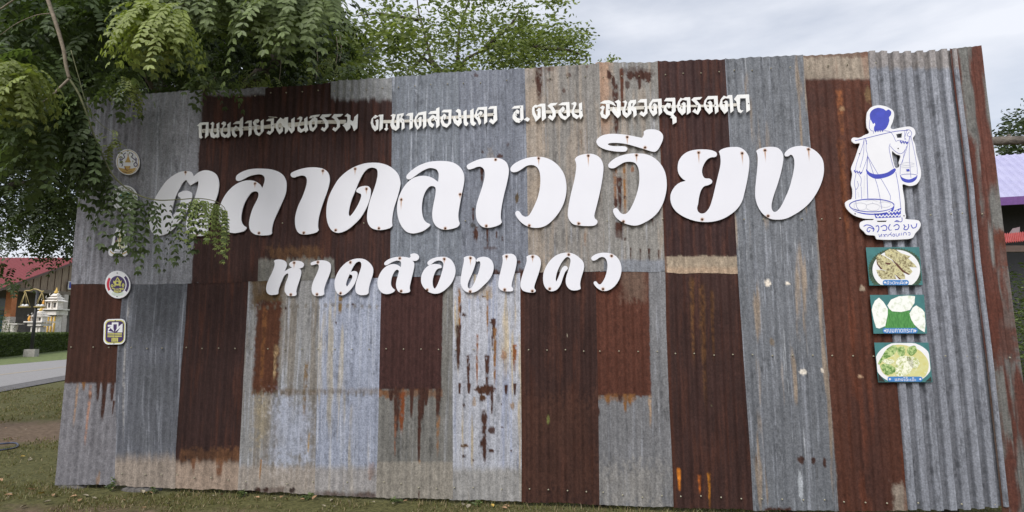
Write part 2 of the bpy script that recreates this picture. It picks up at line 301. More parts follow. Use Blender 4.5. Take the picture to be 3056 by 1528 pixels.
# left edge, right edge, (top y left, right), (bottom y left, right), layer, profile, look, description
SHEETS = [
 (EDGE, e1, (292, 281), (849, 849), 2, 'w', zn(alb(140, 139, 145)), 'dull grey sheet at the upper left end'),
 (e1, e2, (281, 268), (849, 846), 2.3, 'w', zn(alb(148, 149, 155), [('R', 590, 250, 640, 850, RUST_D, 5, 1.4)], .5), 'grey sheet with dents and a rusty right edge'),
 (e2, e3, (271, 259), (846, 838), 2, 'w', rs(RUST_D, [('A', 284, G_, 5, 7)]), 'dark rust sheet with a thin bare grey top edge'),
 (e3, e4, (262, 249), (838, 832), 2.3, 'w', rs(RUST_D, [('B', 772, alb(118, 116, 110), 6, 16), ('R', 800, 740, 960, 775, alb(110, 80, 50), 10, .35)]), 'dark rust sheet with a bare grey foot'),
 (e4, e5, (245, 231), (832, 826), 2, 'w', rs(RUST_D, [('A', 297, alb(140, 141, 142), 9, 12)]), 'dark rust sheet with a bare grey top band'),
 (e5, e6, (231, 216), (826, 822), 2.3, 'w', zn(alb(124, 129, 137), (), .5), 'pale grey sheet with light streaks'),
 (e6, e7, (216, 206), (822, 816), 2, 'w', zn(alb(124, 128, 138), [('O', 1492, 467, 9, 6, ru, .9), ('S', 1439, 500, 548, 5, ru, .9), ('O', 1543, 591, 6, 16, alb(82, 68, 48), .95),
   ('S', 1413, 622, 664, 4, ru, .9), ('O', 1412, 672, 8, 9, alb(70, 66, 62), .8), ('O', 1420, 698, 8, 20, ru, 1), ('S', 1455, 683, 745, 3.5, ru, .9), ('O', 1482, 702, 2.5, 11, ru, .9),
   ('O', 1499, 708, 3, 4, ru, .9), ('O', 1499, 716, 3, 3, ru, .9), ('O', 1421, 226, 7, 6, ru, .7), ('O', 1465, 741, 22, 5, ru, .55), ('R', 1440, 806, 1580, 830, ru, 5, .8),
   ('O', 1465, 500, 14, 60, alb(140, 125, 105), .3), ('O', 1549, 783, 6, 5, ru, .9), ('O', 1440, 455, 4, 4, ru, .8), ('O', 1516, 432, 4, 5, ru, .6)]), 'blue grey sheet with scattered rust spots'),
 (e7, e8, (206, 190), (816, 808), 2.3, 'w', zn(alb(142, 138, 133), [('R', 1560, 180, 1625, 830, TAN, 16, .6), ('S', 1609, 198, 318, 15, ru, .95), ('O', 1642, 207, 14, 8, ru, .8), ('O', 1696, 225, 8, 7, ru, .75),
   ('O', 1683, 270, 5, 9, ru, .8), ('S', 1734, 385, 458, 2.5, ru, .85), ('V', TAN, .56, .45, .05), ('O', 1746, 712, 4, 22, alb(130, 95, 65), .5), ('O', 1640, 240, 10, 5, ru, .5), ('O', 1752, 200, 4, 5, ru, .7)]), 'tan and grey sheet with one broad rust streak from its top'),
 (e8, e9, (190, 184), (813, 809), 2, 'w', zn(alb(142, 139, 134), [('R', 1770, 170, 1825, 420, alb(165, 132, 108), 14, .6), ('V', TAN, .55, .5, .05), ('O', 1818, 225, 8, 12, ru, 1), ('O', 1830, 239, 6, 14, ru, 1),
   ('S', 1838, 250, 425, 12, ru, .95), ('S', 1857, 206, 372, 6, alb(84, 50, 36), 1), ('O', 1880, 226, 9, 15, ru, 1), ('O', 1911, 226, 24, 15, ru, 1), ('S', 1908, 230, 272, 8, ru, 1), ('O', 1935, 232, 9, 16, ru, 1),
   ('O', 1872, 252, 8, 14, ru, .8), ('O', 1900, 215, 50, 16, ru, .55), ('S', 1836, 500, 640, 8, alb(120, 84, 58), .6), ('S', 1849, 530, 640, 9, ru, .95), ('O', 1838, 604, 6, 17, ru, 1), ('S', 1864, 485, 650, 4, OCHRE, .8),
   ('O', 1864, 590, 4, 6, ru, .9), ('R', 1838, 664, 1858, 712, ru, 4, .95), ('O', 1864, 480, 5, 7, ru, .9), ('O', 1887, 505, 6, 10, alb(130, 85, 55), .8), ('S', 1948, 652, 676, 4, ru, .8), ('O', 1866, 713, 3, 4, ru, .9),
   ('B', 775, alb(122, 126, 134), 5, 5, .8), ('S', 1882, 740, 780, 2, ru, .8), ('S', 1911, 742, 780, 2.5, ru, .9), ('S', 1937, 742, 780, 3, ru, .9), ('S', 1966, 745, 780, 3, ru, .6)]), 'tan grey sheet with heavy rust drips near its top'),
 (e9, e10, (184, 176), (814, 815), 2.3, 'w', rs(alb(64, 45, 43), [('B', 764, alb(152, 138, 120), 2.5, 5), ('B', 797, alb(166, 144, 122), 9, 8), ('E', 7, RUST_R, .7)]), 'dark maroon rust sheet with a tan foot'),
 (e10, e11, (176, 168), (1521, 1526), 2.6, 'w', zn(alb(118, 121, 126), [('V', alb(156, 138, 118), .57, .75, .045), ('V', alb(205, 208, 212), .72, .6, .21), ('O', 2390, 1372, 12, 11, ru, .95), ('O', 2427, 1374, 8, 10, ru, .95), ('O', 2460, 1380, 6, 15, ru, .95),
   ('O', 2290, 845, 9, 12, alb(225, 215, 200), 1), ('O', 2350, 847, 7, 6, alb(225, 215, 200), 1), ('O', 2396, 1110, 11, 8, alb(222, 214, 200), 1), ('O', 2452, 1104, 4, 7, alb(215, 205, 190), 1), ('O', 2256, 1370, 3, 9, ru, .7),
   ('O', 2303, 1020, 7, 12, alb(120, 100, 70), .6), ('O', 2388, 1450, 6, 45, alb(190, 195, 200), .6), ('R', 2280, 1515, 2360, 1540, ru, 4, .8)], .3), 'tall grey spangled sheet with thin white streaks and scraps of paper'),
 (e11, e12, (168, 157), (1526, 1524), 2.0, 'w', zn(alb(132, 130, 127), [('A', 238, alb(150, 138, 124), 4, 4), ('M', 13, 237, RUST_R), ('R', 2412, 230, 2500, 560, RUST_D, 22, .5), ('S', 2508, 270, 420, 12, alb(128, 78, 48), .6),
   ('S', 2520, 420, 760, 16, alb(112, 68, 44), .55), ('O', 2512, 326, 9, 6, alb(150, 120, 90), .9), ('R', 2540, 1120, 2640, 1540, RUST_D, 35, .45), ('R', 2665, 1448, 2760, 1560, alb(140, 128, 116), 12, .85), ('O', 2590, 285, 9, 24, alb(120, 100, 70), .6),
   ('O', 2566, 1124, 7, 6, alb(190, 160, 130), .8), ('O', 2572, 861, 8, 8, alb(165, 150, 130), .8), ('A', 172, RUST_R, 3, 8, .6), ('V', alb(120, 66, 44), .6, .35, .03)]), 'tall red brown rust sheet with a tan top'),
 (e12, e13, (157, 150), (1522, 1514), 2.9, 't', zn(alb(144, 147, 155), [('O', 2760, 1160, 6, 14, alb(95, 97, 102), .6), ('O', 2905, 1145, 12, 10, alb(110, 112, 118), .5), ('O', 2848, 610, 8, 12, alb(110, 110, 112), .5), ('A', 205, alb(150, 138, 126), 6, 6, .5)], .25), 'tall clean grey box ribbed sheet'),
 ([(x-6, y) for x, y in e13], e14, (147, 139), (1530, 1530), 1.2, 'l', zn(alb(118, 117, 113), [('V', alb(92, 54, 44), .44, .95, .03), ('R', 2850, 130, 2872, 460, alb(88, 52, 43), 8, .9), ('R', 2905, 420, 2940, 1100, alb(84, 50, 42), 12, .95), ('R', 2972, 690, 3010, 800, alb(92, 54, 43), 9, .9),
   ('R', 2960, 880, 3030, 1080, alb(88, 52, 42), 14, .7), ('R', 2950, 1060, 2985, 1540, alb(84, 62, 48), 12, .85), ('R', 2990, 560, 3003, 660, alb(92, 54, 43), 6, .9)], .1), 'half rusted flat ribbed strip at the right end'),
 (EDGE, f1, (830, 830), (1446, 1449), 1, 'w', rs(alb(70, 45, 37), [('B', 1143, alb(126, 124, 128), 2.5, 2), ('S', 293, 1138, 1200, 8, ru, 1), ('S', 310, 1138, 1258, 8, ru, 1), ('S', 336, 1138, 1204, 9, ru, 1), ('S', 340, 1196, 1240, 3, ru, 1), ('O', 270, 1178, 4, 11, ru, 1),
   ('S', 250, 1140, 1168, 4, OCHRE, .9), ('S', 262, 1150, 1340, 3, alb(170, 130, 110), .7), ('O', 294, 1430, 7, 24, alb(140, 112, 88), .7), ('S', 225, 1145, 1280, 2.5, alb(165, 135, 110), .6)]), 'brown rust sheet over a grey foot at the lower left end'),
 (f1, f2, (830, 830), (1449, 1457), 1.3, 'w', zn(alb(108, 110, 117), [('R', 395, 850, 545, 1010, alb(80, 82, 86), 25, .6), ('R', 400, 1080, 530, 1330, alb(92, 94, 98), 30, .6), ('B', 1362, alb(150, 138, 127), 22, 14), ('S', 372, 900, 1350, 4, alb(165, 162, 160), .5)], .4), 'slate grey sheet with a dusty tan foot'),
 (f2, f3, (830, 830), (1457, 1463), 1, 'w', rs(RUST_D, [('B', 1376, alb(156, 138, 123), 11, 14), ('S', 578, 1368, 1418, 9, alb(110, 78, 60), .8), ('S', 655, 1368, 1428, 14, alb(118, 84, 64), .7), ('R', 540, 1340, 720, 1376, alb(112, 78, 52), 9, .5), ('O', 624, 914, 4, 6, alb(35, 24, 24), .9)]), 'dark rust sheet with a tan foot and short drips'),
 (f3, f4, (830, 826), (1463, 1476), 1.3, 'w', zn(alb(150, 149, 148), [('V', alb(120, 108, 90), .5, .5, .05), ('R', 752, 830, 842, 910, alb(92, 74, 52), 12, .85), ('R', 763, 905, 832, 1174, alb(84, 52, 37), 7, 1.4), ('S', 786, 920, 1170, 8, alb(116, 76, 46), .7), ('S', 822, 1030, 1140, 9, alb(165, 140, 105), .75),
   ('R', 768, 1185, 806, 1320, alb(150, 136, 108), 22, .6), ('R', 812, 1190, 930, 1390, alb(166, 172, 188), 34, .6), ('S', 912, 1080, 1262, 8, alb(118, 96, 66), .6), ('S', 922, 1290, 1360, 5, alb(160, 130, 80), .6), ('B', 1388, alb(158, 148, 138), 12, 10, .85),
   ('R', 838, 1160, 944, 1178, alb(105, 85, 60), 4, .45), ('S', 778, 1370, 1440, 5, alb(140, 105, 70), .7), ('O', 790, 903, 16, 8, ru, .7), ('O', 855, 920, 4, 4, alb(60, 35, 30), 1), ('O', 752, 920, 5, 7, alb(112, 104, 92), 0.6), ('O', 775, 919, 5, 7, alb(112, 104, 92), 0.6), ('O', 798, 918, 5, 7, alb(112, 104, 92), 0.6), ('O', 821, 917, 5, 7, alb(112, 104, 92), 0.6), ('O', 844, 916, 5, 7, alb(112, 104, 92), 0.6), ('O', 867, 915, 5, 7, alb(112, 104, 92), 0.6), ('O', 890, 914, 5, 7, alb(112, 104, 92), 0.6), ('O', 913, 913, 5, 7, alb(112, 104, 92), 0.6), ('O', 936, 912, 5, 7, alb(112, 104, 92), 0.6), ('O', 760, 1169, 5, 7, alb(98, 88, 74), 0.65), ('O', 781, 1172, 5, 7, alb(98, 88, 74), 0.65), ('O', 802, 1175, 5, 7, alb(98, 88, 74), 0.65), ('O', 823, 1169, 5, 7, alb(98, 88, 74), 0.65), ('O', 844, 1172, 5, 7, alb(98, 88, 74), 0.65), ('O', 865, 1175, 5, 7, alb(98, 88, 74), 0.65), ('O', 886, 1169, 5, 7, alb(98, 88, 74), 0.65), ('O', 907, 1172, 5, 7, alb(98, 88, 74), 0.65), ('O', 928, 1175, 5, 7, alb(98, 88, 74), 0.65), ('O', 771, 1464, 10, 9, alb(50, 38, 34), 0.95), ('O', 795, 1461, 10, 9, alb(50, 38, 34), 0.95), ('O', 871, 1462, 10, 9, alb(50, 38, 34), 0.95), ('S', 737, 1440, 1465, 3, ru, .8), ('R', 760, 1455, 850, 1475, ru, 5, .7)], .6), 'pale stained sheet with one big orange brown rust patch'),
 (f4, f5, (826, 815), (1476, 1484), 1, 'w', zn(alb(160, 166, 182), [('V', alb(178, 166, 140), .6, .6, .06), ('O', 950, 918, 5, 7, alb(112, 104, 92), 0.6), ('O', 972, 910, 5, 7, alb(112, 104, 92), 0.6), ('O', 994, 911, 5, 7, alb(112, 104, 92), 0.6), ('O', 1016, 912, 5, 7, alb(112, 104, 92), 0.6), ('O', 1038, 913, 5, 7, alb(112, 104, 92), 0.6), ('O', 1060, 914, 5, 7, alb(112, 104, 92), 0.6), ('O', 1082, 915, 5, 7, alb(112, 104, 92), 0.6), ('O', 1104, 916, 5, 7, alb(112, 104, 92), 0.6), ('O', 1126, 917, 5, 7, alb(112, 104, 92), 0.6), ('O', 948, 1171, 4, 10, alb(100, 94, 86), 0.65), ('O', 971, 1170, 4, 10, alb(100, 94, 86), 0.65), ('O', 994, 1169, 4, 10, alb(100, 94, 86), 0.65), ('O', 1017, 1168, 4, 10, alb(100, 94, 86), 0.65), ('O', 1040, 1176, 4, 10, alb(100, 94, 86), 0.65), ('O', 1063, 1175, 4, 10, alb(100, 94, 86), 0.65), ('O', 1086, 1174, 4, 10, alb(100, 94, 86), 0.65), ('O', 1109, 1173, 4, 10, alb(100, 94, 86), 0.65), ('O', 944, 1470, 9, 9, alb(50, 38, 34), 0.95), ('O', 974, 1473, 9, 9, alb(50, 38, 34), 0.95), ('O', 997, 1472, 9, 9, alb(50, 38, 34), 0.95), ('O', 1022, 1476, 9, 9, alb(50, 38, 34), 0.95), ('O', 1076, 1476, 9, 9, alb(50, 38, 34), 0.95), ('O', 1101, 1471, 9, 9, alb(50, 38, 34), 0.95), ('S', 1016, 865, 945, 8, alb(124, 100, 64), .7), ('R', 930, 1160, 1130, 1176, alb(115, 105, 95), 5, .45), ('B', 1392, alb(156, 150, 144), 14, 10, .8),
   ('R', 1100, 1380, 1118, 1430, alb(120, 85, 65), 5, .6), ('O', 1004, 963, 4, 4, ru, 1), ('O', 1053, 908, 4, 4, ru, 1), ('R', 930, 1468, 1120, 1490, ru, 5, .6)], .7), 'pale blue grey sheet with whitish streaks'),
 (f5, f6, (815, 810), (1484, 1489), 1.3, 'w', zn(alb(126, 124, 119), [('R', 1100, 800, 1319, 1163, alb(66, 43, 40), 2.0, 1.5), ('R', 1132, 1163, 1319, 1184, alb(118, 80, 50), 4, .9), ('S', 1184, 1160, 1312, 13, ru, 1), ('S', 1168, 1160, 1200, 8, ru, 1), ('S', 1200, 1170, 1300, 12, alb(118, 66, 38), .9), ('S', 1229, 1160, 1252, 9, ru, 1),
   ('S', 1252, 1160, 1400, 9, ru, 1), ('S', 1262, 1160, 1260, 7, ru, 1), ('S', 1272, 1160, 1216, 10, ru, 1), ('S', 1308, 1160, 1250, 10, ru, 1), ('S', 1180, 1240, 1372, 5, alb(120, 80, 60), .6), ('S', 1307, 1240, 1370, 6, alb(140, 100, 64), .55), ('O', 1252, 1379, 4, 6, OCHRE, .9),
   ('B', 1377, alb(150, 143, 132), 5, 4, .75), ('S', 1251, 1462, 1492, 3, ru, .7)], .2), 'rust sheet ending in long drips over bare grey'),
 (f6, f7, (810, 805), (1489, 1497), 1, 'w', zn(alb(184, 186, 194), [('V', alb(185, 165, 125), .58, .7, .07), ('V', alb(140, 150, 178), .6, .5, .09), ('S', 1371, 860, 1030, 6, OCHRE, .8), ('S', 1368, 970, 1112, 9, ru, 1), ('O', 1386, 940, 7, 6, ru, 1), ('S', 1375, 905, 945, 4, ru, .9),
   ('O', 1445, 885, 6, 4, ru, 1), ('S', 1455, 868, 1012, 4, alb(130, 96, 66), .8), ('O', 1472, 958, 9, 11, ru, 1), ('S', 1473, 958, 1012, 8, ru, 1), ('S', 1398, 1060, 1172, 7, ru, .95), ('S', 1424, 1000, 1165, 5, alb(130, 85, 55), .8),
   ('S', 1454, 1060, 1172, 9, ru, .95), ('S', 1477, 980, 1165, 6, OCHRE, .85), ('S', 1469, 990, 1040, 4, ru, .9), ('O', 1504, 1060, 8, 18, alb(140, 95, 55), .7), ('S', 1536, 1028, 1115, 7, alb(130, 80, 45), .85), ('O', 1448, 1163, 30, 15, alb(74, 48, 36), 1),
   ('O', 1441, 1188, 11, 11, alb(80, 54, 38), 1), ('S', 1468, 1150, 1245, 5, ru, 1), ('O', 1468, 1284, 11, 11, ru, .95), ('S', 1446, 1225, 1400, 11, ru, .95), ('O', 1443, 1325, 10, 16, ru, 1), ('O', 1387, 1331, 12, 5, alb(90, 66, 44), 1), ('O', 1385, 1361, 9, 3, ru, .9),
   ('O', 1466, 1346, 9, 6, ru, 1), ('O', 1385, 1210, 4, 6, ru, .9), ('S', 1347, 1145, 1174, 4, ru, 1), ('S', 1372, 1145, 1178, 5, ru, 1), ('S', 1400, 1145, 1178, 7, ru, 1), ('S', 1511, 1148, 1180, 5, ru, 1), ('S', 1537, 1145, 1182, 5, ru, 1), ('O', 1526, 1345, 3, 4, ru, 1),
   ('O', 1413, 1375, 4, 3, ru, .9), ('B', 1398, alb(150, 147, 142), 14, 8, .85), ('O', 1497, 1205, 2, 3, ru, 1), ('O', 1499, 1275, 4, 3, ru, .8), ('R', 1395, 860, 1470, 885, alb(150, 130, 100), 8, .5), ('O', 1415, 1200, 6, 14, alb(140, 110, 70), .6), ('O', 1530, 1212, 8, 10, alb(150, 115, 70), .7)], .7),
   'whitish blue sheet with many orange rust runs and spots'),
 (f7, f8, (805, 790), (1497, 1507), 1.3, 'w', rs(alb(60, 41, 37), [('E', 12, RUST_R, .8), ('O', 1636, 1250, 4, 14, alb(150, 165, 90), .95), ('O', 1693, 1002, 2, 5, alb(170, 160, 140), .9), ('R', 1560, 1180, 1780, 1510, alb(78, 52, 42), 40, .5)]), 'tall dark rust sheet with a small green fleck'),
 (f8, f9, (790, 785), (1507, 1514), 1, 'w', zn(alb(130, 130, 132), [('R', 1740, 780, 1938, 1183, alb(86, 52, 41), 2.2, 1.5), ('R', 1767, 1178, 1900, 1196, OCHRE, 5, .75), ('S', 1815, 1180, 1212, 9, OCHRE, .8), ('S', 1852, 1178, 1204, 10, ru, .9), ('S', 1866, 1176, 1236, 8, OCHRE, .8), ('S', 1880, 1178, 1215, 8, OCHRE, .9),
   ('O', 1784, 1227, 6, 13, ru, 1), ('S', 1940, 1180, 1280, 6, alb(168, 140, 112), .6), ('R', 1766, 1390, 1990, 1520, alb(146, 142, 136), 30, .5), ('R', 1850, 800, 1930, 900, alb(112, 96, 84), 14, .5)], .3), 'red rust sheet above a clean grey foot'),
 (f9, e10, (785, 785), (1514, 1521), 1.3, 'w', rs(alb(65, 45, 41), [('E', 10, RUST_R, .85), ('S', 2066, 830, 1110, 9, alb(100, 70, 42), .5), ('S', 2099, 850, 1240, 13, alb(98, 68, 42), .5), ('S', 2126, 870, 1090, 8, alb(98, 68, 42), .45), ('S', 2027, 1398, 1466, 7, alb(205, 122, 42), 1),
   ('S', 2088, 1416, 1475, 6, alb(190, 105, 45), .95), ('S', 2117, 1412, 1520, 6, alb(170, 110, 40), .85), ('O', 2124, 1212, 3, 2, alb(150, 150, 110), .8)]), 'dark rust sheet with ochre streaks and orange marks near its foot'),
]
AMP = 0.0072
def sheet(i, spec):
    le, re, (tl, tr), (bl, br), layer, prof, look, desc = spec
    wl = wall(pl(le, (tl+bl)/2), (tl+bl)/2)[0]; wr = wall(pl(re, (tr+br)/2), (tr+br)/2)[0]; width = wr-wl
    waves = max(1, round(width/(0.078 if prof == 'w' else 0.105 if prof == 't' else 0.16)))
    nx = waves*(12 if prof == 'w' else 28); ny = 300 if bl-tl > 900 else 150
    b = np.linspace(0, 1, ny+1); Ls, Rs = [], []
    for q in b:
        yl = tl+(bl-tl)*q; yr = tr+(br-tr)*q
        Ls.append(wall(pl(le, yl), yl)); Rs.append(wall(pl(re, yr), yr))
    Ls, Rs = np.array(Ls), np.array(Rs); a = np.linspace(0, 1, nx+1)
    lapR = 0.035 if prof != 'l' else 0.0
    ex = 1+lapR/max(width, .1)
    a2 = a*ex if i not in (11,) else a
    S = Ls[:, None, :]*(1-a2)[None, :, None]+Rs[:, None, :]*a2[None, :, None]
    s, z = S[..., 0], S[..., 1]
    ph = s/0.0776 if prof == 'w' else a2*waves
    if prof == 'w': d = AMP*np.cos(2*np.pi*ph)
    elif prof == 't':
        t = (ph % 1); d = 0.038*(sst(0.0, 0.09, t)*sst(0.66, 0.57, t))-0.024
    else: d = 0.006*np.cos(2*np.pi*ph)+0.004*np.cos(2*np.pi*ph*3)
    d = np.broadcast_to(d, s.shape).copy()
    d += 0.012*(fb(s*1.7+40, z*1.4+40, 1, 3)-0.5)+0.0025*(fb(s*9+90, z*6+90, 5, 2)-0.5)
    d += layer*0.004
    z = z+0.02*(vn(s*7, s*0, i+9)-0.5)*(np.abs(np.linspace(-1, 1, ny+1))**14)[:, None]
    # photo pixel of every grid point, for the stains
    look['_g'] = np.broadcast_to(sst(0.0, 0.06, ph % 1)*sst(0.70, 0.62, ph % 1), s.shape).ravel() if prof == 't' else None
    P = np.stack([P0.x+U.x*s, P0.y+U.y*s, z-EYE], -1)
    cy = P[..., 1]*math.cos(PITCH)+P[..., 2]*math.sin(PITCH); cz = -P[..., 1]*math.sin(PITCH)+P[..., 2]*math.cos(PITCH)
    px = 1528+F*P[..., 0]/cy; py = 764-F*cz/cy
    look['_a'] = np.broadcast_to(a2, s.shape).ravel(); look['_edge'] = (le, (tl+bl)/2); look['_w'] = abs(pl(re, (tr+br)/2)-pl(le, (tl+bl)/2))
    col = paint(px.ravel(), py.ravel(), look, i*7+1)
    V = np.stack([P0.x+U.x*s+N.x*d, P0.y+U.y*s+N.y*d, z], -1).reshape(-1, 3)-np.array(WALL.location)
    idx = np.arange((ny+1)*(nx+1)).reshape(ny+1, nx+1)
    f = np.stack([idx[:-1, :-1], idx[1:, :-1], idx[1:, 1:], idx[:-1, 1:]], -1).reshape(-1, 4)
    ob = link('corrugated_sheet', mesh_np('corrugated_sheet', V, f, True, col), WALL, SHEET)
    ob['label'] = desc
    return ob, layer
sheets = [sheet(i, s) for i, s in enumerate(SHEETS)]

def screw_mesh(r):
    m = MB(); m.lathe((0, 0, 0), [(r*1.5, -0.002), (r*1.5, 0.0015), (r, 0.0025), (r*0.95, 0.006), (r*0.5, 0.0085), (0.0001, 0.009)], 10)
    me = bpy.data.meshes.new('screw'); me.from_pydata(m.v, [], m.f); me.polygons.foreach_set('use_smooth', m.sm); me.update(); return me
SM = screw_mesh(0.0046); SM.materials.append(SCREWM)
LSM = screw_mesh(0.0068); LSM.materials.append(RUSTSCREW)
def put_screw(px, py, parent, off, mesh=SM):
    s, z = wall(px, py); ob = bpy.data.objects.new('screw', mesh); COL.objects.link(ob); ob.parent = parent
    ob.matrix_parent_inverse = parent.matrix_basis.inverted() if parent is not WALL else Matrix.Identity(4)
    mw = Matrix.Translation(W(s, z, off)) @ BM
    ob.matrix_basis = mw
    return ob
# rows of roofing screws: photo pixels and the sheet that carries each
def sheet_at(px, py):
    best = None
    for k, sp in enumerate(SHEETS):
        le, re, t, b, ly = sp[:5]; x0, x1 = pl(le, py), pl(re, py)
        if x0 <= px <= x1 and min(t) <= py <= max(b) and (best is None or ly > SHEETS[best][4]): best = k
    return best
ROWS = [(717, 289), (764, 288), (811, 279), (857, 279), (905, 276), (952, 272), (1000, 274), (1048, 271), (1095, 270), (1144, 265), (1191, 263), (1240, 259), (1287, 255), (1337, 253), (1384, 251), (1435, 250), (1513, 242), (1591, 241), (1642, 236), (1693, 233), (1747, 231), (1801, 233), (1855, 230), (1907, 230), (1985, 226), (2038, 222), (2091, 221), (2145, 217), (2190, 213), (2243, 213), (2299, 207), (2356, 204), (2412, 202), (2469, 197), (2526, 195), (2610, 191),
 (846, 667), (1088, 667), (1240, 668), (1390, 660), (1812, 661), (1977, 655), (2219, 656), (2276, 656), (2391, 655), (2450, 655), (2505, 653), (2773, 643), (2834, 640), (2867, 638), (2928, 640),
 (216, 1036), (282, 1036), (328, 1037), (395, 1037), (442, 1040), (487, 1039), (559, 1037), (606, 1040), (655, 1039), (704, 1040), (753, 1041), (802, 1041), (852, 1043), (903, 1042), (951, 1042), (1001, 1042), (1052, 1042), (1103, 1042), (1154, 1041), (1206, 1042), (1258, 1042), (1310, 1043), (1361, 1044), (1415, 1043), (1470, 1041), (1526, 1046), (1578, 1044), (1633, 1045), (1688, 1044), (1742, 1048), (1790, 1048), (1847, 1048), (1904, 1049), (1961, 1049), (2015, 1055), (2071, 1055), (2130, 1060), (2186, 1058), (2244, 1058), (2303, 1061), (2363, 1060), (2423, 1060), (2481, 1061), (2543, 1062), (2604, 1063), (2817, 1062), (2880, 1063), (2911, 1065), (3010, 1067),
 (368, 1412), (437, 1415), (485, 1415), (532, 1416), (583, 1425), (633, 1424), (684, 1432), (737, 1436), (859, 1443), (936, 1437), (1038, 1438), (1148, 1437), (1199, 1442), (1251, 1454), (1304, 1457), (1357, 1454), (1413, 1454), (1498, 1459), (1581, 1458), (1637, 1460), (1694, 1463), (1750, 1466), (1800, 1468), (1858, 1476), (1917, 1483), (1975, 1478), (2031, 1480), (2091, 1479), (2151, 1483), (2211, 1487), (2272, 1487), (2332, 1488), (2395, 1490), (2458, 1490), (2516, 1496), (2580, 1498), (2644, 1500), (2736, 1499), (2865, 1502), (2963, 1503)]
for px, py in ROWS:
    k = sheet_at(px, py)
    if k is not None: put_screw(px, py, sheets[k][0], SHEETS[k][4]*0.004+0.011, SM)
for ob in [o for o in COL.objects if o.name.startswith('screw')]:      # sheets sit on the wall's origin
    ob.matrix_parent_inverse = Matrix.Identity(4); ob.location = ob.location-WALL.location
# timber frame behind
for zz in (0.12, 1.32, 2.55, 3.74):
    m = MB(); a, b = W(-4.5, zz, -0.045), W(3.95, zz, -0.045); h = 0.04
    m.hexa([a-N*.025-Z*h, b-N*.025-Z*h, b+N*.02-Z*h, a+N*.02-Z*h, a-N*.025+Z*h, b-N*.025+Z*h, b+N*.02+Z*h, a+N*.02+Z*h]); m.build('frame_rail', WOOD, WALL)
for s in (-4.2, -2.6, -0.9, 0.8, 2.4, 3.7):
    MB().tube([W(s, GZ-.1, -0.15), W(s, 2, -0.15), W(s, 3.85, -0.14)], [.065, .06, .055], 10, .1).build('frame_post', BARK, WALL)
m = MB(); p = W(*wall(2940, 402), -0.22)
m.tube([p-U*1.2+Z*.0, p, p+U*0.25+Z*.004, p+U*.9-Z*.006, p+U*1.7], [.040, .038, .040, .037, .038], 14, .16); m.tube([p+U*.33+Z*.03, p+U*.335+Z*.062], [.018, .014], 8)
tag(m.build('log_beam', LOGM, None, p), 'rough bark covered log jutting out level behind the right end of the iron wall', 'log')

# ------------------------------------------------------------------ lettering
def smooth(pts, closed=True, n=5):
    """Catmull-Rom through the points; a third element marks a corner"""
    P = [np.array(p[:2], float) for p in pts]; C = [len(p) > 2 for p in pts]; m = len(P); out = []
    for i in range(m if closed else m-1):
        p1, p2 = P[i], P[(i+1) % m]
        p0 = P[i-1] if (closed or i > 0) else p1; p3 = P[(i+2) % m] if (closed or i+2 < m) else p2
        d = np.linalg.norm(p2-p1)+1e-9
        t1 = (p2-p0)*d/(np.linalg.norm(p2-p1)+np.linalg.norm(p1-p0)+1e-9); t2 = (p3-p1)*d/(np.linalg.norm(p3-p2)+np.linalg.norm(p2-p1)+1e-9)
        if C[i]: t1 = (p2-p1)
        if C[(i+1) % m]: t2 = (p2-p1)
        for k in range(n):
            t = k/n; out.append((2*t**3-3*t*t+1)*p1+(t**3-2*t*t+t)*t1+(3*t*t-2*t**3)*p2+(t**3-t*t)*t2)
    if not closed: out.append(P[-1])
    return out
def zoomed(pts, z): x0, y0, k = z; return [(x0+p[0]/k, y0+p[1]/k)+tuple(p[2:]) for p in pts]
def loops_mesh(name, loops, ext, bev=0.0012, thin=0.0):
    cu = bpy.data.curves.new('c', 'CURVE'); cu.dimensions = '2D'; cu.fill_mode = 'BOTH'; cu.extrude = ext; cu.bevel_depth = bev; cu.bevel_resolution = 1; cu.offset = -thin
    for lp in loops:
        sp = cu.splines.new('POLY'); sp.points.add(len(lp)-1); sp.use_cyclic_u = True
        for q, p in zip(sp.points, lp): q.co = (p[0], p[1], 0, 1)
    ob = bpy.data.objects.new('c', cu); COL.objects.link(ob); bpy.context.view_layer.update()
    me = bpy.data.meshes.new_from_object(ob.evaluated_get(bpy.context.evaluated_depsgraph_get())); me.name = name
    bpy.data.objects.remove(ob); bpy.data.curves.remove(cu); me.materials.clear(); return me
def on_wall(name, loops, off, ext, mat, parent=None, bev=0.0012, soft=True, n=5, thin=0.0):
    """loops in photo pixels -> a plate of thickness 2*ext+2*bev standing off the wall"""
    lp = [[wall(x, y, off) for x, y in (smooth(l, n=n) if soft else [q[:2] for q in l])] for l in loops]
    c = np.mean(lp[0], 0); lp = [[(p[0]-c[0], p[1]-c[1]) for p in l] for l in lp]
    me = loops_mesh(name, lp, ext, bev, thin); me.materials.append(mat)
    ob = bpy.data.objects.new(name, me); COL.objects.link(ob); mw = Matrix.Translation(W(c[0], c[1], off)) @ BM
    if parent: ob.parent = parent; ob.matrix_basis = parent.matrix_basis.inverted() @ mw
    else: ob.matrix_basis = mw
    return ob
